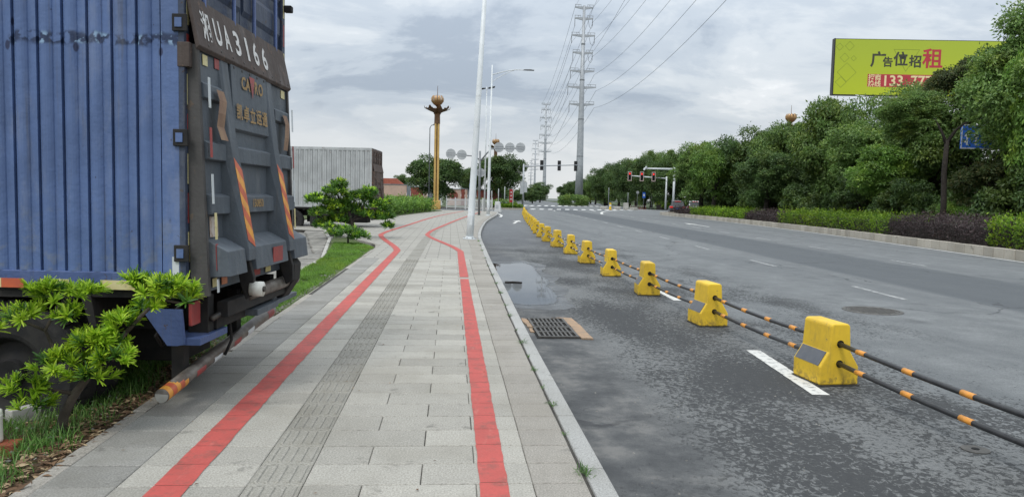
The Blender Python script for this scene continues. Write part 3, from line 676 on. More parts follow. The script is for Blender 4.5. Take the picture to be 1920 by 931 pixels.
tag(link('puddle', wme), 'puddle of still water reflecting the sky beside the pavement kerb', 'puddle', kind='thing')
wm = [(cxq+(x-cxq)*1.0+(.0 if x < 1.05 else .16+.10*math.sin(y*3)), y+(.35 if y > 17 else -.30 if y < 12 else 0)) for x, y in out for cxq in (1.4,)]
b = MB(); b.add([(x, y, RZ+.002) for x, y in wm], [tuple(range(len(wm)))]); tag(b.build('wet_asphalt', 'wet_asphalt', fix=False), kind='structure')
stick = MB().tube([(1.05, 14.0, RZ+.012), (1.2, 14.03, RZ+.016), (1.38, 14.0, RZ+.013)], [.012, .016, .010], 6)
tag(stick.build('wet_stick', 'bark_dark'), 'dark stick lying in the puddle', 'stick')

# ================================================================== drain grate and covers
gr = tag(empty('drain_grate', (1.325, 9.15, RZ)), 'pair of iron gully grates in a cracked ochre concrete frame by the kerb', 'drain grate')
MB().box(-.30, .22, -.70, .66, .003, .006).build('pit_shade_sheet', 'black', gr)  # flat black sheet above the road, painting in the darkness below the grates
for k, y0 in enumerate((-.69, -.01)):
    y1 = y0+.64; b = MB(); x0, x1 = -.28, .20; zt = .026
    b.box(x0, x1, y0, y0+.035, .004, zt); b.box(x0, x1, y1-.035, y1, .004, zt); b.box(x0, x0+.03, y0+.035, y1-.035, .004, zt); b.box(x1-.03, x1, y0+.035, y1-.035, .004, zt)
    ym = (y0+y1)/2; b.box(x0+.03, x1-.03, ym-.022, ym+.022, .004, zt)
    fr = b.build('grate_panel', 'cast_iron', gr)
    for i in range(1, 8):
        x = x0+.03+i*(x1-x0-.06)/8
        MB().box(x-.011, x+.011, y0+.035, ym-.022, .004, zt-.002).add(*(lambda q: (q.v, q.f))(MB().box(x-.011, x+.011, ym+.022, y1-.035, .004, zt-.002))).build('bar', 'cast_iron', fr)
def ragged(poly, n, amp, seed):
    r_ = random.Random(seed); o = []
    for a, c in zip(poly, poly[1:]+poly[:1]):
        for i in range(n): o.append((a[0]+(c[0]-a[0])*i/n+r_.uniform(-amp, amp), a[1]+(c[1]-a[1])*i/n+r_.uniform(-amp, amp)))
    return o
MB().prism(ragged([(.205, -.74), (.345, -.76), (.335, .70), (.06, .72), (.205, .64)], 5, .010, 2), 'z', .001, .020).build('frame_strip', 'ochre_concrete', gr)
MB().prism(ragged([(-.345, -.02), (-.285, -.02), (-.285, .60), (-.36, .66)], 4, .014, 5), 'z', .001, .018).build('frame_strip', 'ochre_concrete', gr)
MB().prism(ragged([(-.35, -.30), (-.29, -.34), (-.29, -.06), (-.34, -.10)], 3, .016, 6), 'z', .001, .012).build('frame_strip', 'ochre_concrete', gr)
def cover(name, x, y, r_, label, ring=True):
    t0 = tag(empty(name, (x, y, RZ)), label, 'manhole cover')
    MB().lathe([(0, .007), (r_*.97, .007), (r_*.98, .001)], n=36).build('lid', 'cast_iron', t0)
    if ring:
        MB().lathe([(r_*1.0, .001), (r_*1.01, .010), (r_*1.14, .010), (r_*1.16, .001)], n=36).build('rim', 'cast_iron', t0)
        b = MB()
        for i in range(-5, 6):
            for j in range(-5, 6):
                if math.hypot(i, j) < 5.3: b.box(i*r_*.17-.02, i*r_*.17+.02, j*r_*.17-.02, j*r_*.17+.02, .006, .011)
        b.build('studs', 'cast_iron', t0)
    else: MB().lathe([(0, .012), (r_*.25, .011), (r_*.3, .006)], n=12).build('hole_shade_disc', 'black', t0)  # raised black disc, its colour stands for the shade inside a lifting hole
cover('manhole_cover', 6.55, 10.9, .38, 'round iron manhole cover in the traffic lane behind the barrier')
cover('valve_cover', 3.56, 4.62, .09, 'small round valve cover in the asphalt under the barrier bars', False)

# ================================================================== yellow barrier: blocks with bars threaded through
prof = [(-.19, 0), (-.19, .165), (-.108, .300), (-.092, .535), (-.072, .555), (.072, .555), (.092, .535), (.108, .300), (.19, .165), (.19, 0)]
def make_block():
    t0 = empty('barrier_block')
    MB().prism([(x, z+.012) for x, z in prof], 'y', -.225, .225).build('body', 'barrier_yellow', t0, bevel=.014, seg=2)
    MB().prism(ragged([(-.197, -.232), (.197, -.232), (.197, .232), (-.197, .232)], 5, .006, 3), 'z', 0, .014).build('foot', 'barrier_base', t0)
    d = Vector((-.135, 0, -.093)).normalized()
    for sx in (-1, 1):                       # reflector plates on the two sloping flanks
        n = Vector((-.135, 0, .082)).normalized(); p0 = Vector((-.1115, 0, .306)); p1 = Vector((-.1865, 0, .183))
        w = .195; vs = []
        for off in (.001, .006):
            for p in (p0, p1):
                for yy in (-w, w):
                    q = p+n*off; vs.append((sx*q.x*-1 if sx > 0 else q.x, yy, q.z))
        MB().add(vs, [(0, 1, 3, 2), (4, 5, 7, 6), (0, 1, 5, 4), (2, 3, 7, 6), (0, 2, 6, 4), (1, 3, 7, 5)]).build('reflector', 'reflector_grey', t0)
    for z in (.385, .205):
        for sy in (-1, 1):
            b = MB(); b.tube([(0, sy*.22, z), (0, sy*.230, z)], .034, 14); b.build('bar_hole_shade', 'black', t0)  # solid black disc on the end face, painted as the dark inside the opening
    return t0
BP = smooth_path([(3.62, .55), (3.53, 3.5), (3.49, 6.52), (3.42, 9.55), (3.42, 12.65), (3.43, 15.7), (3.45, 18.7), (3.53, 21.8), (3.60, 24.6), (3.70, 29), (3.88, 32.5), (4.2, 36.7), (4.57, 41.3), (5.02, 47.3), (5.57, 54), (6.48, 64.7), (7.69, 78), (8.4, 84)], 6)
proto = make_block(); blocks = []; s_ = path_len(BP[:7])+.0; bl = path_len(BP); k = 0
s_list = []; q = path_len(BP[:13])
while q < bl: s_list.append(q); q += 3.02
for i, q in enumerate(s_list):
    (x, y), a = path_at(BP, q)
    o = proto if i == 0 else copy_tree(proto)
    o.location = (x, y, RZ); o.rotation_euler.z = a-math.pi/2+rng.uniform(-.09, .09); o.rotation_euler.y = rng.uniform(-.012, .012); o.location.x += rng.uniform(-.025, .025)
    lab = 'yellow concrete barrier block nearest the camera, with grey reflector plate' if i == 0 else 'yellow concrete barrier block, last one by the junction' if i == len(s_list)-1 else 'yellow concrete barrier block, %s in the row counted from the camera' % ORD[i]
    tag(o, lab, 'barrier block', 'yellow blocks of the lane barrier'); blocks.append(o)
def bar(p, q, label, near):
    p, q = Vector(p), Vector(q); d = q-p; L_ = d.length
    o = empty('barrier_bar', p); o.rotation_euler = d.to_track_quat('X', 'Z').to_euler()
    n = 9; pts = [(L_*i/n, 0, -.02*4*(i/n)*(1-i/n)) for i in range(n+1)]
    MB().tube(pts, .0205, 10).build('rod', 'bar_black', o, True)
    for i, f_ in enumerate((.14, .36, .60, .84) if near < 9 else (.2, .5, .8)):
        a, c = f_*L_, f_*L_+.125; za = -.02*4*f_*(1-f_)
        MB().tube([(a, 0, za), (c, 0, za)], .0228, 10).build('band', 'bar_orange' if near < 5 else 'bar_band', o, True)
    tag(o, label, 'barrier bar', 'striped bars threaded through the barrier blocks')
prev = (3.53, 3.42)
for i, o in enumerate(blocks):
    cur = (o.location.x, o.location.y)
    for hz, nm in ((.385, 'upper'), (.205, 'lower')):
        if i == 0: lab = '%s black and orange bar between the nearest yellow block and the photo edge' % nm
        else: lab = '%s black and orange bar between the %s and %s yellow blocks' % (nm, ORD[i-1], ORD[i])
        dx, dy = cur[0]-prev[0], cur[1]-prev[1]; L_ = math.hypot(dx, dy); u_ = (dx/L_*.21, dy/L_*.21)
        bar((prev[0]+u_[0], prev[1]+u_[1], RZ+hz+rng.uniform(-.006, .006)), (cur[0]-u_[0], cur[1]-u_[1], RZ+hz+rng.uniform(-.006, .006)), lab, i)
    prev = cur
tag(copy_tree(proto), 'yellow concrete barrier block just past the photo edge, holding the bars', 'barrier block', 'yellow blocks of the lane barrier').location = (3.53, 3.42, RZ)

# ================================================================== trucks backed up to the verge
ca, sa = math.cos(YAW), math.sin(YAW)
def T(x, y, z): return (x*ca+y*sa, -x*sa+y*ca, z)
def place_text(me, name, parent, lx, ly, lz, tilt=0.0):
    o = link(name, me, parent); o.matrix_local = Matrix.Translation((lx, ly, lz)) @ Matrix.Rotation(-tilt, 4, 'Y') @ Matrix(((0, 0, 1, 0), (1, 0, 0, 0), (0, 1, 0, 0), (0, 0, 0, 1)))
    return o
def wheel(parent, lx, ly, z, r_, w, facing=-1):
    b = MB(); n = 36; pr = [(r_*.52, 0), (r_*.58, -.012), (r_*.90, -.018), (r_*.975, .012), (r_, .03), (r_, w-.03), (r_*.95, w), (r_*.52, w)]
    vs = [(lx+q*math.cos(2*math.pi*j/n), ly+h, z+q*math.sin(2*math.pi*j/n)) for q, h in pr for j in range(n)]; k = len(pr)
    b.add(vs, [(i*n+j, i*n+(j+1) % n, (i+1)*n+(j+1) % n, (i+1)*n+j) for i in range(k-1) for j in range(n)])
    for j in range(n):                                  # tread lugs
        a = 2*math.pi*(j+.5)/n; c, s = math.cos(a), math.sin(a); h = .05
        vs = []
        for q in (r_-.004, r_+.012):
            for da in (-.055, .055):
                for yy in (.02, w*.45): vs.append((lx+q*math.cos(a+da), ly+yy, z+q*math.sin(a+da)))
        b.add(vs, [(4, 5, 7, 6), (0, 4, 6, 2), (1, 5, 7, 3), (0, 1, 5, 4), (2, 3, 7, 6)])
    wh = b.build('wheel', 'rubber', parent)
    b = MB(); pr = [(0, .05), (r_*.18, .03), (r_*.2, .07), (r_*.42, .10), (r_*.5, .01), (r_*.54, .0)]
    vs = [(lx+q*math.cos(2*math.pi*j/n), ly+h, z+q*math.sin(2*math.pi*j/n)) for q, h in pr for j in range(n)]
    b.add(vs, [(i*n+j, i*n+(j+1) % n, (i+1)*n+(j+1) % n, (i+1)*n+j) for i in range(len(pr)-1) for j in range(n)]); b.build('rim', 'chassis_black', wh)
def make_truck(name, loc, paint, door, full, length=8.4, W=2.12, zf=1.15, H=2.75):
    t0 = empty(name, loc, -YAW); zt = zf+H
    # floor, chassis
    b = MB(); b.box(-length, .0, .03, W-.03, zf-.10, zf-.005); b.box(-length, -.1, .62, .74, zf-.42, zf-.10); b.box(-length, -.1, W-.74, W-.62, zf-.42, zf-.10)
    for i in range(12): b.box(-length+.3+i*.66, -length+.38+i*.66, .06, W-.06, zf-.16, zf-.101)
    b.box(-3.1, -.35, .80, W-.80, zf-.70, zf-.42); b.box(-1.75, -1.6, .5, W-.5, .42, .58)
    b.box(-5.2, -3.4, .12, .62, zf-.75, zf-.20); b.build('chassis', 'chassis_black', t0)
    b = MB(); b.box(-length, -.03, .045, W-.045, zf, zt-.02); b.build('box_core', 'chassis_black' if full else paint, t0)
    MB().box(-length, 0, -.012, .045, zf-.02, zf+.075).build('side_rail', 'blue_trim' if full else paint, t0, bevel=.006)
    MB().box(-length, 0, -.012, .045, zt-.10, zt).build('top_rail', 'blue_trim' if full else paint, t0, bevel=.006)
    MB().box(-.118, -.001, -.008, .05, zf+.075, zt-.10).build('corner_post', paint, t0, bevel=.006)
    MB().box(-length, 0, .0, W, zt+.001, zt+.03).build('roof', paint, t0)
    P = .162 if full else .21
    sh = [(0, .036), (.003, .036), (.006, .012), (.018, .000), (.032, -.009), (.050, -.013), (.066, -.011), (.080, -.004), (.092, .006), (.097, .014), (.153, .003), (.156, .036), (.162, .036)]
    sh = [(a*P/.162, c) for a, c in sh]
    b = MB(); za, zb = zf+.075, zt-.10; n = len(sh)
    b.add([(x, y, z) for z in (za, zb) for x, y in sh], [(i, i+1, n+i+1, n+i) for i in range(n-1)])
    pm = b.mesh('side_panel', paint)
    x = -.118-P
    while x > -length: link('side_panel', pm, t0).location.x = x; x -= P
    # rear frame and doors above the tail lift
    b = MB(); b.box(-.03, .035, -.006, .075, zf-.05, zt); b.box(-.03, .035, W-.075, W+.006, zf-.05, zt); b.box(-.03, .035, .075, W-.075, zt-.12, zt); b.box(-.03, .035, .075, W-.075, zf-.05, zf+.06)
    fr = b.build('rear_frame', 'door_paint' if full else 'brown_rust', t0, bevel=.005)
    for k in range(2):
        y0, y1 = (.08, W/2-.006) if k == 0 else (W/2+.006, W-.08)
        dr = MB().box(-.028, .002, y0, y1, zf+.065, zt-.125).build('door', door, t0)
        for i in range(8): MB().prism([(.003, zf+.16+i*.31), (.022, zf+.20+i*.31), (.022, zf+.34+i*.31), (.003, zf+.38+i*.31)], 'y', y0+.03, y1-.03).build('rib', door, dr)
        for f_ in (.22, .78): MB().tube([(.042, y0+(y1-y0)*f_, zf+.08), (.042, y0+(y1-y0)*f_, zt-.14)], .016, 8).build('lock_rod', 'blue_trim' if full else door, dr, True)
    # folding tail lift: plate, beams, two tapered ribs, hinged flap
    zb, zl = 1.09, 2.735
    lift = MB().prism([(.055, zl), (.085, zl), (.135, zb), (.06, zb)], 'y', .05, W-.12).build('tail_lift', 'lift_grey' if full else 'brown_rust', t0, bevel=.004)
    lm = 'lift_grey' if full else 'brown_rust'
    MB().prism([(.03, zl), (.10, zl), (.17, zb-.02), (.05, zb-.02)], 'y', .035, .075).build('side_edge', 'lift_edge' if full else lm, lift)
    MB().prism([(.03, zl), (.10, zl), (.17, zb-.02), (.05, zb-.02)], 'y', W-.145, W-.105).build('side_edge', 'lift_edge' if full else lm, lift)
    def face(z): return .085+(zl-z)/(zl-zb)*.05                # how far the plate stands out at height z
    for y0 in (.50, 1.47):                                     # ribs widen towards the bottom
        b = MB(); vs = []
        for z, pr, w in ((zl-.01, .012, .06), (2.15, .06, .065), (1.36, .175, .07), (1.28, .175, .07)):
            vs += [(face(z)-.004, y0-w-.03, z), (face(z)+pr, y0-w, z), (face(z)+pr, y0+w, z), (face(z)-.004, y0+w+.03, z)]
        b.add(vs, [(4*i+j, 4*i+j+1, 4*i+5+j, 4*i+4+j) for i in range(3) for j in range(3)]+[(0, 3, 2, 1), (12, 13, 14, 15)])
        b.build('rib', lm, lift, bevel=.004)
    spans = [(.085, .40), (.60, 1.37), (1.57, W-.15)]
    for k, (y0, y1) in enumerate(spans):
        for z0, z1, pr in ((2.40, 2.51, .03), (1.99, 2.12, .045), (1.62, 1.76, .06)):
            if k == 1 and z0 > 2.3: continue
            MB().prism([(face(z0), z0-.012), (face(z0)+pr, z0), (face(z1)+pr, z1-.02), (face(z1), z1)], 'y', y0, y1).build('beam', lm, lift, bevel=.003, seg=1)
        MB().prism([(face(1.2), 1.19), (face(1.2)+.17, 1.20), (face(1.2)+.15, 1.37), (face(1.2), 1.45)], 'y', y0, y1).build('step_box', lm, lift, bevel=.004, seg=1)
    MB().prism([(face(2.3), 2.22), (face(2.3)+.035, 2.24), (face(2.7)+.02, 2.725), (face(2.7), 2.73)], 'y', .60, 1.37).build('badge_panel', lm, lift, bevel=.003, seg=1)
    fl = MB().prism([(.03, 3.06), (.050, 3.065), (.125, 2.725), (.10, 2.70)], 'y', .02, W-.10).build('lift_flap', 'flap_rust' if full else lm, t0, bevel=.004, seg=1)
    # underrun: frame posts, brackets, bumper tube
    b = MB(); b.box(-.06, .08, .24, .34, zf-.40, zf-.10); b.box(-.06, .08, W-.55, W-.45, zf-.40, zf-.10); b.box(.10, .18, .34, 1.9, zf-.27, zf-.16); b.box(-.05, .10, .345, W-.56, zf-.36, zf-.28)
    b.build('underrun_frame', 'chassis_black', t0, bevel=.004)
    if not full:
        MB().tube([(.02, .0, .60), (.02, W-.1, .60)], .05, 12).build('bumper_bar', 'chassis_black', t0, True)
        wheel(t0, -2.25, -.01, .48, .50, .26); wheel(t0, -3.55, -.01, .48, .50, .26)
        MB().tube([(-1.75, -.05, zf-.3), (-1.75, -.06, zf+1.25)], .03, 6).build('mirror_post', 'chassis_black', t0)
        return t0
    wheel(t0, -1.22, .05, .50, .50, .27); wheel(t0, -1.22, .36, .50, .50, .27); wheel(t0, -1.22, W-.32, .50, .50, .27)
    wheel(t0, -2.50, .05, .50, .50, .27); wheel(t0, -2.50, .36, .50, .50, .27); wheel(t0, -2.50, W-.32, .50, .50, .27)
    MB().prism([(-1.95, .62), (-1.9, 1.08), (-.62, 1.08), (-.58, .85), (-.62, .84), (-.68, 1.04), (-1.86, 1.04), (-1.9, .62)], 'y', .02, .62).build('mudguard', 'chassis_black', t0)
    bump = MB().tube([(-.09, -.10, .42), (-.085, .75, .52), (-.08, 2.10, .655)], .047, 20).build('bumper_bar', 'pipe_steel', t0, True)
    def on_bar(f_): return Vector((-.09, -.10, .42)).lerp(Vector((-.08, 2.10, .655)), f_)
    for i in range(5):
        a, c = on_bar(.004+i*.027), on_bar(.004+i*.027+.026); b = MB(); b.tube([a, c], .0485, 20, caps=False); b.build('hazard_band', 'tape_orange' if i % 2 == 0 else 'tape_redorange', bump, True)
    for i, f_ in enumerate((.20, .34, .52, .66, .90)):
        a, c = on_bar(f_), on_bar(f_+.07); n = 20; b = MB(); pts = []
        for p in (a, c):
            for j in range(6):
                g_ = R(-38+j*18); pts.append((p.x+.0492*math.cos(g_), p.y, p.z+.0492*math.sin(g_)))
        b.add(pts, [(j, j+1, 7+j, 6+j) for j in range(5)]); b.build('reflective_patch', 'tape_white' if i % 2 else 'tape_red', bump)
    MB().lathe([(0, 0), (.044, 0)], n=20).build('end_cap', 'concrete_light', bump).matrix_local = Matrix.Translation((-.09, -.1015, .42)) @ Matrix.Rotation(R(90), 4, 'X')
    MB().box(-.20, -.115, .28, .38, .44, .95).build('bumper_post', 'chassis_black', t0, bevel=.004); MB().box(-.20, -.115, 1.30, 1.40, .55, .95).build('bumper_post', 'chassis_black', t0, bevel=.004)
    # blue corner bracket with lamp
    br = MB().prism([(-.27, .98), (.0, .98), (.02, .745), (-.03, .735), (-.10, .735)], 'y', .005, .025).build('corner_bracket', 'blue_trim', t0)
    MB().box(-.10, .115, .026, .50, .735, .785).build('ledge', 'blue_trim', br, bevel=.004)
    MB().box(.02, .045, .06, .20, .86, 1.02).build('rear_lamp', 'tape_red', t0, bevel=.006)
    MB().box(.02, .06, .12, .32, 1.03, 1.09).build('hinge_block', 'brown_rust', t0, bevel=.006)
    # hydraulic ram, roller, hinge arms
    MB().tube([(.16, .78, .985), (.18, 1.95, .985)], .052, 14).build('ram_tube', 'pipe_steel', t0, True)
    MB().tube([(.16, .70, .97), (.10, .25, .88)], .022, 8).build('ram_rod', 'dark_steel', t0, True)
    ro = MB().tube([(.27, .555, 1.06), (.36, .555, 1.06)], .055, 18).build('roller', 'plastic_white', t0, True)
    MB().tube([(.361, .555, 1.06), (.375, .555, 1.06)], .022, 10).build('roller_pin', 'dark_steel', ro)
    for y0 in (.555, 1.52): MB().prism([(.16, 1.38), (.24, 1.36), (.30, 1.15), (.30, 1.02), (.24, .98), (.20, 1.10), (.17, 1.25)], 'y', y0-.03, y0+.02).build('hinge_arm', 'chassis_black', t0, bevel=.006)
    MB().prism([(.10, .84), (.16, .84), (.26, 1.0), (.27, 1.14), (.16, 1.28), (.10, 1.2)], 'y', 1.66, 1.86).build('lift_arm', 'chassis_black', t0, bevel=.01)
    MB().box(.06, .20, .9, 1.42, .80, .85).build('lower_step', 'lift_grey', t0, bevel=.004); MB().box(.06, .16, 1.5, 2.1, .80, .84).build('lower_step', 'lift_grey', t0, bevel=.004)
    MB().tube([(-.02, .05, 1.02), (-.22, .10, .78), (-.30, .35, .66), (-.34, .75, .74)], .012, 6).build('cable', 'rubber', t0, True)
    MB().tube([(-.02, .85, .95), (.02, .83, .62), (-.03, .82, .50)], .012, 6).build('cable', 'rubber', t0, True)
    # hinge latches on the corner, lamp at the top
    for z in (2.86, 2.12, 1.36):
        h = MB().box(-.035, .06, -.028, -.007, z-.055, z+.055).build('latch', 'chassis_black', t0, bevel=.004); MB().box(-.015, .03, -.034, -.0285, z-.03, z+.03).build('latch_pin', 'blue_paint', h)
    MB().box(-.01, .07, -.012, .065, 2.58, 2.74).build('hinge_plate', 'flap_rust', t0, bevel=.005)
    MB().box(.036, .11, W-.05, W+.02, 3.44, 3.50).build('marker_lamp', 'chassis_black', t0, bevel=.01)
    for i in range(9):
        MB().box(.0355, .038, .03, .065, 1.30+i*.26, 1.30+i*.26+.20).build('reflective_strip', 'tape_red' if i % 2 else 'tape_yellow', fr)
        if i > 3: MB().box(.0355, .038, W-.055, W-.02, 1.30+i*.26, 1.30+i*.26+.20).build('reflective_strip', 'tape_red' if i % 2 else 'tape_yellow', fr)
    # reflective tape along the side rail
    for xa, xb, mm in ((-1.23, -1.19, 'tape_yellow'), (-1.19, -1.04, 'tape_redorange'), (-.93, -.74, 'tape_yellow'), (-.53, -.30, 'tape_yellow'), (-1.6, -1.42, 'tape_yellow'), (-1.8, -1.6, 'tape_redorange'), (-2.3, -2.1, 'tape_yellow')):
        MB().box(xa, xb, -.0155, -.012, zf-.042, zf+.02).build('reflective_strip', mm, t0)
    MB().box(-.052, -.008, -.013, -.009, 1.165, 1.335).build('reflective_strip', 'tape_white', t0)
    # stickers on the lift
    def patch(y0, y1, z0, z1, mm, nm, extra=.004):
        z = (z0+z1)/2; return MB().prism([(face(z0)+extra, z0), (face(z0)+extra+.003, z0), (face(z1)+extra+.003, z1), (face(z1)+extra, z1)], 'y', y0, y1).build(nm, mm, lift)
    for i, (z0, z1, mm) in enumerate(((2.33, 2.53, 'tape_white'), (2.0, 2.20, 'tape_red'), (1.69, 1.89, 'tape_white'), (1.45, 1.63, 'tape_yellow'), (1.24, 1.42, 'tape_red'), (1.09, 1.18, 'tape_white'))):
        patch(.078, .112, z0, z1, mm, 'reflective_strip', .062 if i in (0, 1, 2) else .075)
        if i < 4: patch(W-.19, W-.155, z0, z1, mm, 'reflective_strip', .062)
    patch(.14, .22, 2.62, 2.69, 'tape_yellow', 'reflector'); patch(.34, .42, 2.63, 2.70, 'tape_red', 'reflector')
    patch(1.82, 1.92, 2.62, 2.69, 'tape_yellow', 'reflector')
    patch(.16, .24, 1.115, 1.175, 'tape_yellow', 'reflector', .01); patch(.32, .42, 1.115, 1.175, 'sticker_orange', 'reflector', .01)
    patch(.98, 1.12, 1.11, 1.17, 'tape_red', 'reflector', .01); patch(1.25, 1.38, 1.11, 1.17, 'tape_yellow', 'reflector', .01)
    MB().box(.295, .30, .98, 1.22, 1.22, 1.34).build('reflector', 'tape_red', lift)
    patch(.66, .95, 1.42, 1.55, 'sticker_orange', 'warning_sticker'); patch(.16, .30, 1.46, 1.60, 'sticker_white', 'warning_sticker')
    b = MB()
    for i in range(4):
        for j in range(3): b.add(*(lambda q: (q.v, q.f))(MB().box(face(1.5)+.0125, face(1.5)+.0135, .70+i*.06, .74+i*.06, 1.51-j*.033, 1.53-j*.033)))
    b.build('sticker_print', 'brick_red', lift)
    cb = MB()                                                  # curling cardboard strips
    for y0, w in ((.23, .13),):
        pts = [(.15, 2.47), (.165, 2.40), (.17, 2.31), (.155, 2.22), (.175, 2.13)]
        cb.add([(x, y0+.02*math.sin(i*2)+e*w, z) for i, (x, z) in enumerate(pts) for e in (0, 1)], [(2*i, 2*i+1, 2*i+3, 2*i+2) for i in range(4)])
    cb.build('cardboard_strip', 'cardboard', lift, fix=False)
    cb = MB(); pts = [(.14, 2.46), (.16, 2.38), (.165, 2.26), (.15, 2.15)]
    cb.add([(x, 1.72+.02*math.sin(i*2)+e*.12, z) for i, (x, z) in enumerate(pts) for e in (0, 1)], [(2*i, 2*i+1, 2*i+3, 2*i+2) for i in range(3)])
    cb.build('cardboard_strip', 'cardboard', lift, fix=False)
    # slanted hazard stripes on the two ribs
    for y0 in (.50, 1.47):
        b1, b2 = MB(), MB()
        def rx(z): return face(z)+(.06+(2.15-z)/(2.15-1.36)*.115)+.003
        for i in range(7):
            z0 = 1.99-i*.088; zz_ = [z0, z0-.088]
            tgt = b1 if i % 2 == 0 else b2
            vs = []
            for zq in zz_:
                for e in (-.062, .062):
                    zq2 = min(2.02, max(1.372, zq+(e*-.9)))
                    vs.append((rx(zq2), y0+e, zq2))
            tgt.add(vs, [(0, 1, 3, 2)])
        b1.build('hazard_stripe', 'tape_redorange', lift, fix=False); b2.build('hazard_stripe', 'tape_orange', lift, fix=False)
    for i in range(9): MB().lathe([(0, .006), (.009, .004), (.011, 0)], n=8).build('rivet', 'dark_steel', fl).matrix_local = Matrix.Translation((.1185, .18+i*.22, 2.755)) @ Matrix.Rotation(R(78), 4, 'Y')
    for i in range(5): MB().lathe([(0, .006), (.010, .004), (.012, 0)], n=8).build('bolt', 'dark_steel', lift).matrix_local = Matrix.Translation((face(2.68)+.021, .66+i*.165, 2.69)) @ Matrix.Rotation(R(88), 4, 'Y')
    # lettering
    tl = math.atan2(.075, .34)
    for i, (ch, yq) in enumerate(zip('湘UA3166', (.20, .40, .57, .77, .98, 1.17, 1.38))):
        me = text_mesh(ch, .21 if i == 0 else .25, 'white_print', .006 if i else .004, .145 if i == 0 else .045 if ch == '1' else .115)
        place_text(me, 'number_character', fl, .0935, yq, 2.885, tl)
    for ch, yq, zq in zip('CARO', (.82, .91, 1.10, 1.20), (2.60, 2.60, 2.60, 2.60)):
        if ch == 'A':
            me = text_mesh('A', .13, 'ochre_print', .004)
        else: me = text_mesh(ch, .13, 'ochre_print', .004)
        place_text(me, 'badge_letter', lift, face(2.6)+.034, yq, zq, .05)
    tri = MB().add([(-.06, .07, 0), (.06, .07, 0), (0, -.10, 0)], [(0, 2, 1)]).mesh('badge_triangle', 'tape_red', fix=False); place_text(tri, 'badge_triangle', lift, face(2.6)+.0345, 1.005, 2.60, .05)
    for ch, yq in zip('凯卓立运通', (.70, .84, .98, 1.12, 1.26)):
        place_text(text_mesh(ch, .125, 'ochre_print', .003), 'badge_letter', lift, face(2.38)+.042, yq, 2.37, .05)
    place_text(text_mesh('150850', .085, 'ochre_print', .002), 'badge_letter', lift, face(1.69)+.0635, .98, 1.69, .05)
    return t0
# first truck: near flank 4.9 m from the camera
T1 = T(-2.2, 4.9, -.28)
truck = tag(make_truck('box_truck', T1, 'blue_paint', 'door_paint', True), 'blue corrugated box truck with dark folded tail lift backed up to the pavement', 'truck', 'parked trucks')
T2 = T(-6.3, 33.0, -.22)
truck2 = tag(make_truck('box_truck', T2, 'grey_box_paint', 'brown_rust', False, 8.0, 2.4, 1.10, 2.62), 'weathered pale grey box truck parked behind the dark pine shrub', 'truck', 'parked trucks')

# ================================================================== street lamps, masts, signs
def lamp_post(loc, lean, hgt, label, arm=2.6):
    t0 = tag(empty('street_lamp', loc), label, 'street lamp', 'white street lamps along the kerb'); t0.rotation_euler = (0, lean, 0)
    p = MB().tube([(0, 0, 0), (0, 0, .9), (0, 0, .94), (0, 0, 4), (0, 0, hgt)], [.128, .125, .118, .105, .045], 20).build('pole', 'pole_white', t0, True)
    MB().lathe([(.0, 0), (.24, 0), (.24, .025), (.15, .03), (.135, .10), (.12, .10)], n=20).build('base_plate', 'pole_white', t0)
    for i in range(6): MB().lathe([(0, .07), (.018, .07), (.018, .02)], c=(.195*math.cos(i*1.047), .195*math.sin(i*1.047), 0), n=6).build('bolt', 'galvanised', t0)
    MB().box(-.05, .05, -.133, -.120, .5, .85).build('service_hatch', 'pole_white', t0)
    pts = smooth_path([(0, hgt-.75), (.8, hgt-.5), (1.7, hgt-.30), (arm, hgt-.27)], 5)
    MB().tube([(x, 0, z) for x, z in pts], .035, 8).build('arm', 'pole_white', t0, True)
    pts = smooth_path([(0, hgt-1.35), (.5, hgt-.95), (1.4, hgt-.46), (1.75, hgt-.33)], 5)
    MB().tube([(x, 0, z) for x, z in pts], .022, 8).build('brace', 'pole_white', t0, True)
    MB().prism([(arm-.15, hgt-.30), (arm-.1, hgt-.23), (arm+.35, hgt-.20), (arm+.72, hgt-.24), (arm+.70, hgt-.30)], 'y', -.13, .13).build('lamp_head', 'pole_grey', t0, bevel=.02)
    return t0
lamp_post((.67, 26.0, 0), math.atan2(.36, 8.2), 11.7, 'tall white street lamp pole standing on the pavement edge by the puddle')
lamp_post((2.93, 58.6, 0), 0.008, 11.75, 'white street lamp with one long curved arm by the pavement bend')
t0 = tag(empty('street_lamp', (3.42, 76, 0)), 'slim grey lamp post with two short dark heads behind the white street lamp', 'street lamp')
MB().tube([(0, 0, 0), (0, 0, 12.6)], [.09, .045], 10).build('pole', 'pole_white', t0, True)
for sx in (-1, 1):
    MB().prism([(sx*.06, 12.45), (sx*.25, 12.52+sx*.04), (sx*.85, 12.55+sx*.14), (sx*.80, 12.40+sx*.14), (sx*.3, 12.38+sx*.03)], 'y', -.16, .16).build('lamp_head', 'signal_black', t0, bevel=.02)
# slender lamp behind the golden column
t0 = tag(empty('street_lamp', (-2.5, 84, 0)), 'thin dark lamp post with a small hooked top beside the golden lotus column', 'street lamp')
MB().tube([(0, 0, 0), (0, 0, 9.0), (.15, 0, 9.3), (.45, 0, 9.38)], [.06, .05, .045, .06], 8).build('pole', 'pole_grey', t0, True)
MB().prism([(.35, 9.30), (.35, 9.45), (.62, 9.50), (.62, 9.36)], 'y', -.08, .08).build('lamp_head', 'pole_grey', t0)

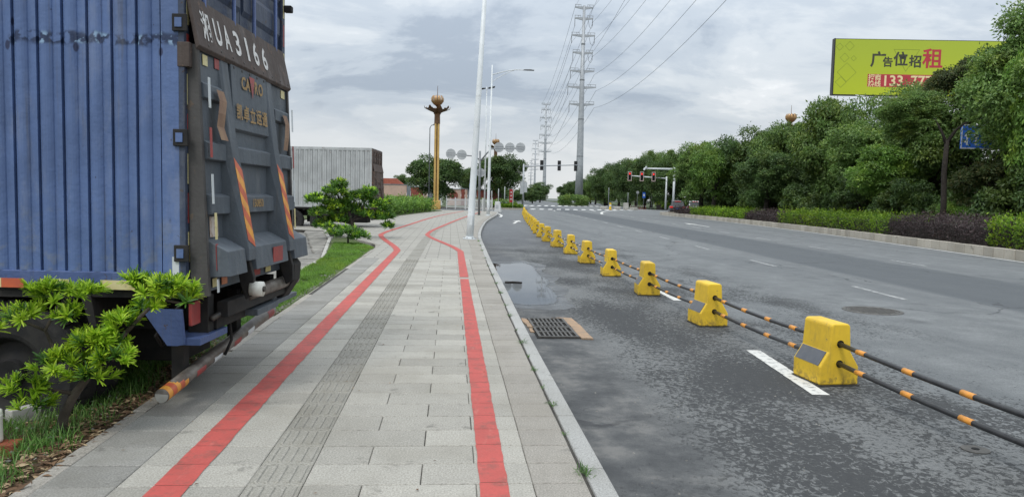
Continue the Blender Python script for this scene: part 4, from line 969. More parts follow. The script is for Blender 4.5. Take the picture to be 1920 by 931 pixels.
# gantry of round signs seen from behind
t0 = tag(empty('sign_gantry', (2.27, 60, 0)), 'grey mast with round sign backs on two side arms beside the white lamp', 'road sign')
MB().tube([(0, 0, 0), (-.02, 0, 5.15)], [.10, .085], 12).build('mast', 'pole_grey', t0, True)
MB().tube([(0, 0, 4.3), (.55, 0, 5.0), (.9, 0, 5.35), (3.5, 0, 5.47)], [.06, .06, .06, .05], 8).build('arm', 'pole_grey', t0, True)
MB().tube([(0, 0, 4.4), (-.4, 0, 4.72), (-2.6, 0, 4.86)], [.05, .05, .045], 8).build('arm', 'pole_grey', t0, True)
def disc(parent, x, y, z, r_, name='sign_disc', mm='sign_back'):
    d = MB().tube([(x, y, z), (x, y+.03, z)], r_, 24).build(name, mm, parent)
    MB().box(x-r_*.8, x+r_*.8, y-.03, y-.002, z-.10, z-.06).build('rail', 'galvanised', d); MB().box(x-r_*.8, x+r_*.8, y-.03, y-.002, z+.06, z+.10).build('rail', 'galvanised', d)
for x, z in ((-2.36, 4.86), (-1.48, 4.80), (1.50, 5.48), (2.38, 5.48), (3.24, 5.50)): disc(t0, x, -.09, z, .40)
disc(t0, .08, .12, 3.42, .36)
# triangular blue pedestrian sign
t0 = tag(empty('pedestrian_sign', (2.0, 70, 0)), 'small blue pedestrian crossing sign with white triangle behind the lamp pole', 'road sign')
MB().tube([(0, 0, 0), (0, 0, 2.7)], .04, 8).build('post', 'pole_grey', t0)
sg = MB().box(-.30, .30, -.05, -.03, 2.05, 2.68).build('panel', 'blue_sign', t0)
MB().add([(-.24, -.052, 2.12), (.24, -.052, 2.12), (0, -.052, 2.58)], [(0, 1, 2)]).build('triangle', 'tape_white', sg, fix=False)

# golden lotus columns
def lotus(loc, label, sc=1.0):
    t0 = tag(empty('lotus_column', loc), label, 'lamp column', 'golden lotus lamp columns'); t0.scale = (sc,)*3
    MB().prism([(-.5, -.5), (.5, -.5), (.5, .5), (-.5, .5)], 'z', 0, 1.0).build('plinth', 'gold_paint', t0, bevel=.08)
    for sx, sy in ((-.16, -.16), (.16, -.16), (.16, .16), (-.16, .16)): MB().box(sx-.11, sx+.11, sy-.11, sy+.11, 1.0, 9.1).build('shaft', 'gold_paint', t0, bevel=.03)
    MB().box(-.1, .1, -.1, .1, 1.0, 9.1).build('core', 'gold_dark', t0); MB().lathe([(.32, 9.1), (.30, 10.05), (.40, 10.2), (.2, 10.3)], n=16).build('collar', 'gold_dark', t0)
    for k in range(8):                                   # upturned lower petals with lamps
        a = k*math.pi/4+.2; c, s = math.cos(a), math.sin(a); b = MB(); vs = []
        for r_, z, w in ((.18, 10.12, .12), (.55, 10.35, .34), (1.0, 10.52, .36), (1.35, 10.68, .20), (1.42, 10.92, .05)):
            for e, dz in ((-1, .07), (0, 0), (1, .07)): vs.append((r_*c-e*w*s, r_*s+e*w*c, z+dz))
        b.add(vs, [(3*i+j, 3*i+j+1, 3*i+4+j, 3*i+3+j) for i in range(4) for j in range(2)]); pt = b.build('lower_petal', 'gold_dark', t0, True, fix=False)
        MB().lathe([(0, 0), (.09, .02), (.07, .22), (0, .26)], c=(.98*c, .98*s, 10.55), n=8).build('spotlight', 'signal_black', pt)
    MB().lathe([(.10, 10.2), (.10, 10.9), (.22, 11.0), (.12, 11.1)], n=10).build('stem', 'gold_dark', t0)
    for k in range(10):                                  # the closed flower
        a = k*math.pi/5; c, s = math.cos(a), math.sin(a); b = MB(); vs = []
        for r_, z, w in ((.08, 10.95, .03), (.42, 11.15, .13), (.66, 11.45, .19), (.70, 11.75, .17), (.58, 12.0, .09), (.46, 12.1, .02)):
            for e, dr in ((-1, -.06), (0, 0), (1, -.06)): vs.append(((r_+dr)*c-e*w*s, (r_+dr)*s+e*w*c, z))
        b.add(vs, [(3*i+j, 3*i+j+1, 3*i+4+j, 3*i+3+j) for i in range(5) for j in range(2)]); b.build('petal', 'petal_gold', t0, True, fix=False)
    MB().tube([(0, 0, 11.0), (0, 0, 13.1)], [.05, .02], 6).build('finial', 'gold_dark', t0)
lotus((-1.62, 80, 0), 'tall golden lotus lamp column with eight upturned petals beside the grey truck')
lotus((7.5, 128, .03), 'golden lotus lamp column rising behind the round dark tree by the junction', .94)
lotus((51.4, 110, .03), 'golden lotus bloom showing above the island treetops', 1.25)

# power pylons: tubular steel with seven cross-arms
ARMS = [(55.2, 2.6, 2.6), (52.2, 2.6, 2.6), (47.5, 3.4, 3.3), (42.7, 2.9, 2.8), (37.6, 3.5, 3.4), (33.1, 4.1, 4.0), (28.3, 3.6, 3.6)]
def pylon(loc, sc, label, detail=True):
    t0 = tag(empty('power_pylon', loc), label, 'pylon', 'tubular power pylons'); t0.scale = (sc,)*3
    MB().tube([(0, 0, -.3), (0, 0, 12), (0, 0, 30), (0, 0, 55.6)], [1.22, 1.0, .72, .36], 16).build('mast', 'galvanised', t0, True)
    for z in (13.5, 24, 35, 45): MB().tube([(0, 0, z-.16), (0, 0, z+.16)], 1.15-.0125*z, 16).build('flange', 'pole_grey', t0)
    for i, (z, wl_, wr) in enumerate(ARMS):
        for sx, w in ((-1, wl_), (1, wr)):
            a = MB().prism([(sx*.3, z-.62), (sx*w, z-.20), (sx*w, z+.12), (sx*.3, z+.14)], 'y', -.2, .2).build('cross_arm', 'galvanised', t0)
            b = MB()
            for f_ in (.35, .6, .98): b.box(sx*w*f_-.06, sx*w*f_+.06, -.14, -.06, z+.05, z+.66)
            b.box(min(sx*w*.35, sx*w), max(sx*w*.35, sx*w), -.14, -.06, z+.58, z+.72); b.build('handrail', 'galvanised', a)
            if 0 < i: 
                if sx < 0: MB().tube([(sx*w*.98, 0, z-.1), (sx*w*.98, 0, z-2.4)], .07, 6).build('insulator', 'dark_steel', a)
                elif i < 4:
                    MB().tube([(w*.95, 0, z-.1), (w*.95, 0, z-2.2)], .07, 6).build('insulator', 'dark_steel', a)
                    MB().tube([(w*.95, 0, z-2.2), (w*.8, 0, z-2.9), (w*.62, 0, z-2.3), (w*.5, 0, z-.6)], .05, 6).build('jumper', 'wire', a)
pylon((36.4, 210, 0), 1.0, 'large tubular power pylon rising over the junction, tallest in the photo')
pylon((52.7, 420, 0), .985, 'second power pylon along the road, half the height of the near one')
pylon((78.6, 700, 0), 1.0, 'small distant power pylon left of the second one')
pylon((92, 860, 0), .8, 'faint power pylon between the second and the small distant one')
def cable(p, q, sag, r_, label, group):
    p, q = Vector(p), Vector(q); n = 26; pts = []
    for i in range(n+1):
        f_ = i/n; w = p.lerp(q, f_); w.z -= 4*sag*f_*(1-f_); pts.append(w)
    tag(MB().tube(pts, r_, 5, caps=False).build('power_line', 'wire', None, True), label, 'cable', group)
for i, (z, wl_, wr) in enumerate(ARMS):
    dz = -1.0 if i else .1
    names = ['topmost', 'second highest', 'third highest', 'fourth highest', 'fifth highest', 'sixth highest', 'lowest']
    cable((36.4+wr, 210, z+dz), (30.2, 25, z+dz+7.5), 6.0, .030, '%s power line leaving the right arms of the near pylon towards the camera' % names[i], 'power lines overhead')
    if i in (0, 2, 4): cable((36.4-wl_, 210, z-(2.3 if i else 0)), (21.5, 25, z+dz+7.5), 6.0, .026, '%s power line from the left arms of the near pylon towards the camera' % names[i], 'power lines overhead')
    cable((36.4-wl_, 210, z-(2.3 if i else 0)), (52.7-wl_, 420, z*.985-(2.3 if i else 0)), 3.5, .04, '%s line between the left arms of the near and second pylons' % names[i], 'power lines between the pylons')
    cable((36.4+wr, 210, z+dz), (52.7+wr, 420, z*.985+dz), 3.5, .04, '%s line between the right arms of the near and second pylons' % names[i], 'power lines between the pylons')

# traffic lights
def signal_head(parent, x, z, lit, y=-.16):
    h = MB().box(x-.22, x+.22, y-.12, y+.12, z-.68, z+.68).build('signal_head', 'signal_black', parent, bevel=.03)
    if lit:
        b = MB(); w = .34
        b.box(x-w, x+w, y-.14, y-.125, z+.70, z+.80); b.box(x-w, x+w, y-.14, y-.125, z-.80, z-.70); b.box(x-w, x-w+.1, y-.14, y-.125, z-.70, z+.70); b.box(x+w-.1, x+w, y-.14, y-.125, z-.70, z+.70)
        b.build('backplate_frame', 'signal_frame', h)
        for k in range(3): MB().tube([(x, y-.12, z+.42-k*.42), (x, y-.135, z+.42-k*.42)], .155, 16).build('lens', 'signal_red' if k == 0 else 'black', h)
    for k in range(3): MB().prism([(x-.17, z+.42-k*.42), (x-.17, z+.60-k*.42), (x+.17, z+.60-k*.42), (x+.17, z+.42-k*.42), (x+.155, z+.42-k*.42), (x+.155, z+.585-k*.42), (x-.155, z+.585-k*.42), (x-.155, z+.42-k*.42)], 'y', y+.12 if not lit else y-.30, y+.30 if not lit else y-.136).build('visor', 'signal_black', h)
t0 = tag(empty('traffic_light', (9.72, 100.2, .02)), 'traffic light mast with three dark heads seen from behind, arm over the junction', 'traffic light')
MB().tube([(0, 0, 0), (0, 0, 6.0)], [.15, .11], 12).build('mast', 'galvanised', t0, True)
MB().tube([(0, 0, 5.65), (3, 0, 5.85), (7.6, 0, 6.05)], [.10, .08, .06], 10).build('arm', 'galvanised', t0, True)
for x in (2.46, 4.86, 7.12): signal_head(t0, x, 5.9, False, .14)
t0 = tag(empty('traffic_light', (36.8, 125, .04)), 'traffic light mast with three red lights in pale frames before the trees', 'traffic light')
MB().tube([(0, 0, 0), (0, 0, 5.6)], [.17, .13], 12).build('mast', 'pole_white', t0, True)
MB().tube([(0, 0, 5.25), (-6.6, 0, 5.6)], [.11, .08], 10).build('arm', 'pole_white', t0, True)
for x in (-6.5, -4.4, -2.35): signal_head(t0, x, 5.5, True)
t0 = tag(empty('camera_gantry', (35.1, 115, .04)), 'white camera gantry with long arm above the red traffic lights', 'camera mast')
MB().tube([(0, 0, 0), (0, 0, 6.8)], [.20, .16], 12).build('mast', 'pole_white', t0, True)
MB().tube([(0, 0, 6.45), (-4.9, 0, 6.45)], [.16, .11], 10).build('arm', 'pole_white', t0, True)
MB().tube([(0, 0, 6.15), (1.6, 0, 6.35)], [.11, .08], 10).build('arm', 'pole_white', t0, True)
for x, z in ((-4.9, 6.3), (-4.6, 6.65), (1.55, 6.45)): MB().box(x-.10, x+.10, -.3, .14, z-.14, z+.14).build('camera', 'pole_white', t0, bevel=.02)

# small signs and posts round the junction
def post(name, loc, h_, label, cat='post', mm='pole_grey', group='posts at the junction'):
    t0 = tag(empty(name, loc), label, cat, group); MB().tube([(0, 0, 0), (0, 0, h_*.94), (0, 0, h_)], [.07, .06, .03], 8).build('shaft', mm, t0, True)
    MB().lathe([(0, 0), (.14, 0), (.14, .05), (.07, .06)], n=10).build('foot', mm, t0); return t0
post('slim_post', (27.9, 130, 0), 3.6, 'slim pale post before the dark trees, left of the orange bollards', mm='galvanised')
post('slim_post', (31.4, 130, 0), 2.8, 'short slim post at the left end of the orange bollards', mm='galvanised')
post('slim_post', (36.0, 131, 0), 5.0, 'tall slim post just left of the red traffic light mast', mm='galvanised')
p = post('round_sign', (33.1, 130, 0), 2.9, 'small round sign on a dark post among the orange bollards', 'road sign'); disc(p, 0, -.1, 2.85, .26)
p = post('blue_sign', (34.0, 129, 0), 2.8, 'small blue rectangular sign on a post before the dark trees', 'road sign'); MB().box(-.26, .26, -.11, -.08, 1.9, 2.9).build('panel', 'blue_sign', p); MB().box(-.15, .15, -.113, -.1105, 2.2, 2.6).build('symbol', 'tape_white', p)
for i in range(8):
    t0 = tag(empty('traffic_bollard', (31.6+i*.38, 128.6, RZ)), 'orange flexible bollard, %s of the row before the dark trees' % ORD[i], 'bollard', 'orange bollards across the junction')
    MB().lathe([(0, .72), (.045, .72), (.05, .04), (.14, .03), (.14, 0)], n=10).build('tube', 'terracotta', t0)
    MB().lathe([(.052, .5), (.052, .62)], n=10).build('band', 'tape_white', t0)
t0 = tag(empty('water_barrier', (25.2, 116, RZ)), 'yellow plastic marker beside the pale concrete blocks in the junction', 'bollard'); MB().lathe([(0, 1.1), (.16, 1.1), (.19, .1), (.28, .08), (.28, 0)], n=12).build('drum', 'barrier_yellow', t0); MB().lathe([(.185, .6), (.183, .8)], n=12).build('band', 'tape_white', t0)
for i, (x, y, w, h_) in enumerate(((26.6, 117, 1.0, .55), (28.2, 118, .8, 1.15), (29.6, 118.5, 1.3, .45), (24.2, 116.5, 1.1, .5))):
    lab = ('pale concrete block left of the tallest one in the junction', 'tallest pale concrete block standing in the junction', 'low pale concrete block right of the tallest one', 'pale concrete block left of the yellow marker')[i]
    tag(MB().prism([(-w/2, 0), (w/2, 0), (w/2*.9, h_), (-w/2*.9, h_)], 'y', -.3, .3).build('concrete_block', 'concrete_light', bevel=.04), lab, 'concrete block', 'concrete blocks in the junction').location = (x, y, RZ)
t0 = tag(empty('sign_board', (9.35, 95.6, -.13)), 'two grey rectangular sign backs on a post at the planted corner', 'road sign')
MB().tube([(0, 0, 0), (0, 0, 3.8)], .05, 8).build('post', 'pole_grey', t0); MB().box(-.48, -.02, -.09, -.06, 2.1, 3.7).build('panel', 'sign_back', t0); MB().box(.02, .42, -.09, -.06, 2.3, 3.6).build('panel', 'sign_back', t0)
t0 = tag(empty('red_banner', (7.95, 98.5, 0)), 'red vertical banner sign with white marks under the dark tree', 'sign'); MB().box(-.22, .22, -.03, .03, .8, 2.55).build('panel', 'red_sign', t0); MB().tube([(.26, 0, 0), (.26, 0, 2.8)], .04, 8).build('post', 'pole_white', t0)
for k in range(3): MB().lathe([(0, 0), (.09, 0)], n=10).build('mark', 'tape_white', t0).matrix_local = Matrix.Translation((0, -.032, 1.25+k*.45)) @ Matrix.Rotation(R(90), 4, 'X')
for i, (x, y, h_, lab) in enumerate(((6.3, 99, 2.6, 'white flagpole left of the red banner sign'), (7.2, 100, 2.9, 'taller white flagpole just left of the red banner sign'), (5.4, 99, 2.3, 'short white flagpole beside the small golden column'))):
    post('white_post', (x, y, 0), h_, lab, 'post', 'pole_white', 'white posts at the corner')
# billboard
t0 = tag(empty('billboard', (52.0, 80, -.2), R(-6.5)), 'large yellow-green billboard with dark and red Chinese letters above the trees', 'billboard')
bz = 17.1; bd = MB().box(-9.5, 9.5, -.15, .15, -3.05, 3.05).build('face_panel', 'billboard_green', t0); bd.location.z = bz
b = MB(); b.box(-9.62, -9.502, -.20, .45, bz-3.15, bz+3.12); b.box(9.502, 9.62, -.20, .45, bz-3.15, bz+3.12); b.box(-9.5, 9.5, -.20, .45, bz-3.15, bz-3.052); b.box(-9.5, 9.5, -.16, .45, bz+3.052, bz+3.10); b.build('frame', 'signal_black', t0)
b = MB(); b.box(-9.4, 9.4, .30, .42, bz-3.0, bz+3.0); b.build('back_panel', 'galvanised', t0)
MB().tube([(-3.2, .7, 0), (-3.2, .7, bz-3.2)], [.55, .45], 16).build('column', 'pole_white', t0, True)
MB().tube([(-3.2, -.2, bz-3.4), (-5.5, -1.2, bz-3.5), (-7.5, -1.4, bz-3.3)], .06, 8).build('lamp_arm', 'pole_white', t0, True)
def bprint(me, x, z, y=-.156):
    o = link('print', me, bd); o.matrix_local = Matrix.Translation((x, y, z)) @ Matrix.Rotation(R(90), 4, 'X'); return o
for ch, x, z, hh, mm, bo in (('广', -4.70, .88, 1.75, 'print_dark', .05), ('告', -3.62, .62, 1.15, 'print_dark', .035), ('位', -2.22, .98, 1.62, 'print_dark', .045), ('招', -.62, .72, 1.42, 'print_dark', .04), ('租', 1.28, 1.08, 2.30, 'print_red', .05)):
    bprint(text_mesh(ch, hh, mm, bo), x, z)
bprint(MB().box(-4.7, 4.7, -.70, .70, 0, .003).mesh('print', 'print_red'), -1.05, -1.45, -.153)
bprint(text_mesh('招商', .72, 'print_cream', .015), -4.98, -1.10, -.159); bprint(text_mesh('热线', .72, 'print_cream', .015), -4.98, -1.80, -.159)
bprint(text_mesh('133', 1.62, 'print_cream', .03), -2.87, -1.45, -.159); bprint(text_mesh('7777', 1.62, 'print_cream', .03), .62, -1.45, -.159)
def outline(pts, w, x, z):
    b = MB()
    for a, c in zip(pts, pts[1:]+pts[:1]):
        d = Vector((c[0]-a[0], c[1]-a[1], 0)).normalized(); n = Vector((-d.y, d.x, 0))*w/2
        b.add([(a[0]+n.x, a[1]+n.y, 0), (a[0]-n.x, a[1]-n.y, 0), (c[0]-n.x, c[1]-n.y, 0), (c[0]+n.x, c[1]+n.y, 0)], [(0, 1, 2, 3)])
    bprint(b.mesh('print', 'print_line', fix=False), x, z, -.1545)
for x, z, r_ in ((-7.9, 2.3, .5), (-8.4, 1.0, .5), (-7.4, .95, .3), (-8.1, -.6, 1.05), (-8.7, -1.7, .6), (-9.0, 2.2, .4)): outline([(-r_, 0), (0, r_), (r_, 0), (0, -r_)], .05, x, z)
outline([(-1.4, 1.25), (1.4, 1.25), (0, -1.15)], .06, -1.6, .75)
outline([(.35*math.cos(i*.785), .35*math.sin(i*.785)) for i in range(8)], .14, 7.1, 2.5)
# blue direction sign among the leaves
t0 = tag(empty('direction_sign', (28.6, 38, .1)), 'blue overhead direction sign with white arrows half hidden by leaves', 'road sign')
MB().tube([(1.7, .15, 0), (1.7, .15, 6.1)], [.16, .12], 12).build('mast', 'pole_white', t0, True)
pn = MB().box(-1.35, 1.35, -.03, .03, 4.55, 5.85).build('panel', 'blue_sign', t0)
b = MB(); b.box(-1.35, 1.35, -.036, -.031, 5.79, 5.85); b.box(-1.35, 1.35, -.036, -.031, 4.55, 4.61); b.box(-1.35, -1.29, -.036, -.031, 4.61, 5.79); b.box(1.29, 1.35, -.036, -.031, 4.61, 5.79); b.build('border', 'tape_white', pn)
for x, sg_ in ((-1.0, -1), (-.5, 0), (0, 0), (.5, 0), (1.0, 1)):
    b = MB(); b.box(x-.05, x+.05, -.036, -.031, 4.75, 5.25); b.add([(x-.17, -.034, 5.2), (x+.17, -.034, 5.2), (x, -.034, 5.5)], [(0, 1, 2)])
    if sg_: b.box(min(x, x+sg_*.24), max(x, x+sg_*.24), -.0355, -.0312, 4.88, 4.98)
    b.build('arrow', 'tape_white', pn)

# cars waiting at the junction
def car(loc, rz, paint, label, sc=1.0):
    t0 = tag(empty('parked_suv', loc, rz), label, 'car', 'cars beyond the hedge island'); t0.scale = (sc,)*3
    sect = [(-2.2, .88, .42, .95), (-2.12, .90, .32, 1.02), (-1.2, .93, .28, 1.05), (1.0, .93, .28, 1.0), (1.9, .88, .30, .86), (2.25, .74, .40, .70)]
    b = MB(); vs = []
    for y, w, z0, z1 in sect: vs += [(-w, y, z0), (-w*1.01, y, (z0+z1)/2), (-w*.94, y, z1), (w*.94, y, z1), (w*1.01, y, (z0+z1)/2), (w, y, z0)]
    b.add(vs, [(6*i+j, 6*i+(j+1) % 6, 6*i+6+(j+1) % 6, 6*i+6+j) for i in range(5) for j in range(6)]+[(0, 1, 2, 3, 4, 5), (35, 34, 33, 32, 31, 30)])
    b.build('body', paint, t0, bevel=.05, seg=3)
    b = MB(); vs = []
    for y, w, z in ((-2.08, .84, 1.0), (-1.75, .66, 1.60), (-.2, .68, 1.68), (.35, .66, 1.62), (1.15, .80, .99)): vs += [(-w, y, z), (w, y, z)]
    vs2 = [(-.86, -2.08, .99), (.86, -2.08, .99), (-.86, 1.15, .97), (.86, 1.15, .97)]
    b.add(vs, [(0, 1, 3, 2), (2, 3, 5, 4), (4, 5, 7, 6), (6, 7, 9, 8), (0, 2, 4, 6, 8), (1, 9, 7, 5, 3)])
    b.build('cabin', 'car_glass', t0, bevel=.03)
    b = MB(); b.add([(-.67, -1.80, 1.61), (.67, -1.80, 1.61), (.69, -.2, 1.69), (-.69, -.2, 1.69), (.66, .4, 1.63), (-.66, .4, 1.63), (-.60, -1.8, 1.57), (.6, -1.8, 1.57)], [(0, 1, 2, 3), (3, 2, 4, 5), (0, 6, 7, 1)])
    b.build('roof', paint, t0, bevel=0)
    for sx in (-1, 1):
        for y0, z0, y1, z1 in ((-2.09, .98, -1.76, 1.6),): MB().prism([(sx*.86, 0), (sx*.76, 0), (sx*.76, .1), (sx*.86, .1)], 'z', 0, .001)
        MB().box(min(sx*.55, sx*.93), max(sx*.55, sx*.93), -2.24, -2.05, .80, .99).build('tail_light', 'tail_light', t0, bevel=.02)
        MB().tube([(sx*.66, -2.05, 1.05), (sx*.60, -1.78, 1.58)], .05, 6).build('pillar', paint, t0)
        for y in (-1.35, 1.4):
            w_ = MB().tube([(sx*.72, y, .34), (sx*.95, y, .34)], .34, 20).build('wheel', 'rubber', t0); MB().tube([(sx*.951, y, .34), (sx*.96, y, .34)], .2, 14).build('rim', 'galvanised', w_)
    MB().box(-.25, .25, -2.235, -2.215, .62, .76).build('number_plate', 'plate_blue', t0); MB().box(-.86, .86, -2.27, -2.1, .36, .55).build('bumper', 'chassis_black', t0, bevel=.03)
    MB().box(-.35, .35, -1.86, -1.78, 1.55, 1.60).build('brake_light', 'tail_light', t0)
car((27.6, 89, RZ), R(-14), 'car_grey', 'dark grey SUV with red tail lights beyond the end of the hedge')
car((30.8, 92, RZ), R(-16), 'car_white', 'white SUV half hidden behind the hedge and the dark grey SUV')

# walled compound behind the round trees
t0 = tag(empty('compound_wall', (0, 116, 0)), 'pink rendered compound wall with grey gates and red brick piers', 'wall')
for x0, x1, z1, mm, nm in ((-14, -6.9, 3.0, 'stucco_pink', 'wall_panel'), (-6.85, -6.3, 3.35, 'stucco_grey', 'pier'), (-6.25, -4.3, 2.7, 'brick_red', 'wall_panel'), (-4.25, -3.7, 2.5, 'stucco_pink', 'wall_panel'), (-3.65, -1.75, 2.9, 'stucco_grey', 'gate_leaf'),
                           (-1.70, -1.35, 2.8, 'white_rail', 'pier'), (-.6, 1.5, 2.5, 'stucco_pink', 'wall_panel'), (1.55, 2.1, 2.6, 'brick_red', 'pier'), (2.15, 2.5, 2.6, 'stucco_pink', 'pier'), (2.55, 3.9, 2.5, 'stucco_grey', 'gate_leaf'), (3.95, 7.5, 2.5, 'brick_red', 'wall_panel')):
    w = MB().box(x0, x1, -.1, .12, 0, z1).build(nm, mm, t0); MB().box(x0-.04, x1+.04, -.16, .18, z1+.002, z1+.12).build('coping', 'stucco_grey', w)
MB().tube([(.42, -.16, 1.6), (.42, -.10, 1.6)], .62, 24).build('round_emblem', 'brick_red', t0)
hs = tag(empty('low_house', (-11, 124, 0)), 'low house with red tiled roof behind the pink wall', 'house')
MB().box(-3.2, 3.2, -2.4, 2.4, 0, 3.0).build('wall', 'stucco_pink', hs)
rf = MB().prism([(-3.5, 3.0), (3.5, 3.0), (2.0, 4.1), (-2.0, 4.1)], 'y', -2.7, 2.7).build('roof', 'roof_red', hs)
MB().box(.6, 1.6, -2.43, -2.401, 1.0, 2.2).build('window', 'car_glass', hs)
for k in range(3): MB().box(-2.6+k*1.6, -1.9+k*1.6, -2.745, -2.705, 3.02, 3.6).build('ridge_tile', 'roof_red', rf)
# white railing closing the pavement
rails = [(-.55, 86.0), (.5, 85.2), (1.6, 83.4), (2.6, 81.2), (3.4, 79.4), (4.35, 78.2)]
for i, (a, c) in enumerate(zip(rails, rails[1:])):
    d = math.atan2(c[1]-a[1], c[0]-a[0]); L_ = math.hypot(c[0]-a[0], c[1]-a[1])
    t0 = tag(empty('railing_panel', (a[0], a[1], 0), d), 'white picket railing panel, %s from the golden lotus column' % ORD[i], 'railing', 'white railing panels at the end of the pavement')
    for x in (0.03, L_-.03): MB().box(x-.03, x+.03, -.035, .035, 0, 1.35).build('post', 'white_rail', t0)
    for z in (.18, 1.0): MB().box(.06, L_-.06, .011, .030, z, z+.07).build('rail', 'white_rail', t0)
    n = max(3, int(L_/.16)); pm = MB().box(-.026, .026, -.010, .010, .23, 1.22).mesh('picket', 'white_rail')
    for k in range(1, n): link('picket', pm, t0).location.x = L_*k/n
t0 = tag(empty('plastic_barrier', (4.9, 78.0, RZ), R(-20)), 'slanted white plastic barrier at the corner of the railing', 'barrier'); MB().prism([(-.3, 0), (.42, 0), (.22, 1.15), (-.25, 1.15)], 'y', -.2, .2).build('shell', 'white_rail', t0, bevel=.04); MB().box(-.15, .15, -.215, -.202, .4, .8).build('panel', 'sign_back', t0)

# ================================================================== plants
def rosette_points(nr, clouds):
    P, A = [], []
    for (cx, cy, cz), (rx, ry, rz), n in clouds:
        d = sph(nr, n); d[:, 2] = np.where(d[:, 2] < -.25, -d[:, 2], d[:, 2])
        q = d*(nr.uniform(.55, 1.0, (n, 1)))
        P.append(np.array([cx, cy, cz])+q*np.array([rx, ry, rz])); A.append(unit(d*np.array([1, 1, .8])+np.array([0, 0, .75])))
    return np.concatenate(P), np.concatenate(A)
def rosettes(name, mat_name, nr, P, A, per, ln, wd, parent):
    n = len(P); Pn = np.repeat(P, per, 0); An = np.repeat(A, per, 0); m = n*per
    ref = unit(np.cross(An, np.array([.3, .5, .8])+np.zeros_like(An))); r_ = np.cross(An, ref)
    th = nr.uniform(0, 2*math.pi, (m, 1)); el = nr.uniform(.12, 1.25, (m, 1))        # angle from the shoot axis
    side = ref*np.cos(th)+r_*np.sin(th)
    ax = An*np.cos(el)+side*np.sin(el); nrm = An*np.sin(el)-side*np.cos(el)
    base = Pn+An*nr.uniform(-.035, .02, (m, 1))*(ln/.09)
    me = straps_mesh(name, mat_name, base, ax, nrm, nr.uniform(.7, 1.15, m)*ln, nr.uniform(.8, 1.2, m)*wd, .12, .26)
    return link(name, me, parent)
nr = np.random.RandomState(21)
S0 = Vector(T(-2.72, 4.48, -.05))
sh = tag(empty('pine_shrub', S0), 'bright green shrub with whorled strap leaves in front of the blue truck', 'shrub')
def SL3(x, y, z): w = T(x, y, z); return (w[0]-S0.x, w[1]-S0.y, w[2]-S0.z)
CL = [((-2.78, 4.48, .825), (.20, .16, .085), 24), ((-2.93, 4.42, .715), (.11, .11, .06), 10), ((-3.10, 4.4, .645), (.10, .10, .055), 9), ((-2.68, 4.45, .715), (.08, .09, .06), 7), ((-2.59, 4.5, .86), (.07, .08, .035), 5),
      ((-2.17, 4.56, .875), (.19, .14, .085), 26), ((-2.05, 4.6, .815), (.10, .11, .09), 14), ((-2.24, 4.5, .765), (.08, .09, .06), 8), ((-2.34, 4.55, .925), (.07, .07, .04), 5),
      ((-2.37, 4.48, .655), (.12, .12, .075), 14), ((-2.50, 4.42, .555), (.17, .15, .09), 26), ((-2.38, 4.4, .475), (.13, .13, .085), 18), ((-2.68, 4.4, .43), (.16, .15, .085), 22), ((-2.52, 4.36, .36), (.13, .12, .065), 12),
      ((-2.89, 4.36, .29), (.11, .11, .07), 12), ((-2.84, 4.33, .19), (.11, .10, .05), 8)]
P, A = rosette_points(nr, [(SL3(*c), r_, max(4, int(n*.95))) for c, r_, n in CL])
rosettes('foliage', 'leaf_rosette', nr, P, A, 27, .070, .0108, sh)
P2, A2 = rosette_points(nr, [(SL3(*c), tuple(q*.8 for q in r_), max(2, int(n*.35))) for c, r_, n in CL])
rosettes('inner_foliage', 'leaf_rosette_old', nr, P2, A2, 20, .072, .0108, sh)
b = MB()
def limb(pts, r0, r1):
    k = len(pts); b.tube([SL3(*p) for p in pts], [r0+(r1-r0)*i/(k-1) for i in range(k)], 7)
limb([(-2.78, 4.48, -.12), (-2.74, 4.48, .10), (-2.66, 4.46, .24), (-2.55, 4.45, .38), (-2.46, 4.46, .50), (-2.36, 4.5, .62)], .034, .014)
limb([(-2.36, 4.5, .62), (-2.28, 4.53, .72), (-2.18, 4.56, .82), (-2.06, 4.6, .79)], .014, .007)
limb([(-2.55, 4.45, .38), (-2.68, 4.5, .45), (-2.82, 4.52, .50), (-2.86, 4.5, .62), (-2.76, 4.48, .78)], .018, .008)
limb([(-2.86, 4.5, .62), (-2.96, 4.45, .68), (-3.10, 4.4, .63)], .010, .006); limb([(-2.66, 4.46, .24), (-2.78, 4.40, .28), (-2.88, 4.36, .30)], .014, .006)
limb([(-2.46, 4.46, .50), (-2.40, 4.42, .46)], .010, .006)
b.build('stem', 'bark', sh, True)

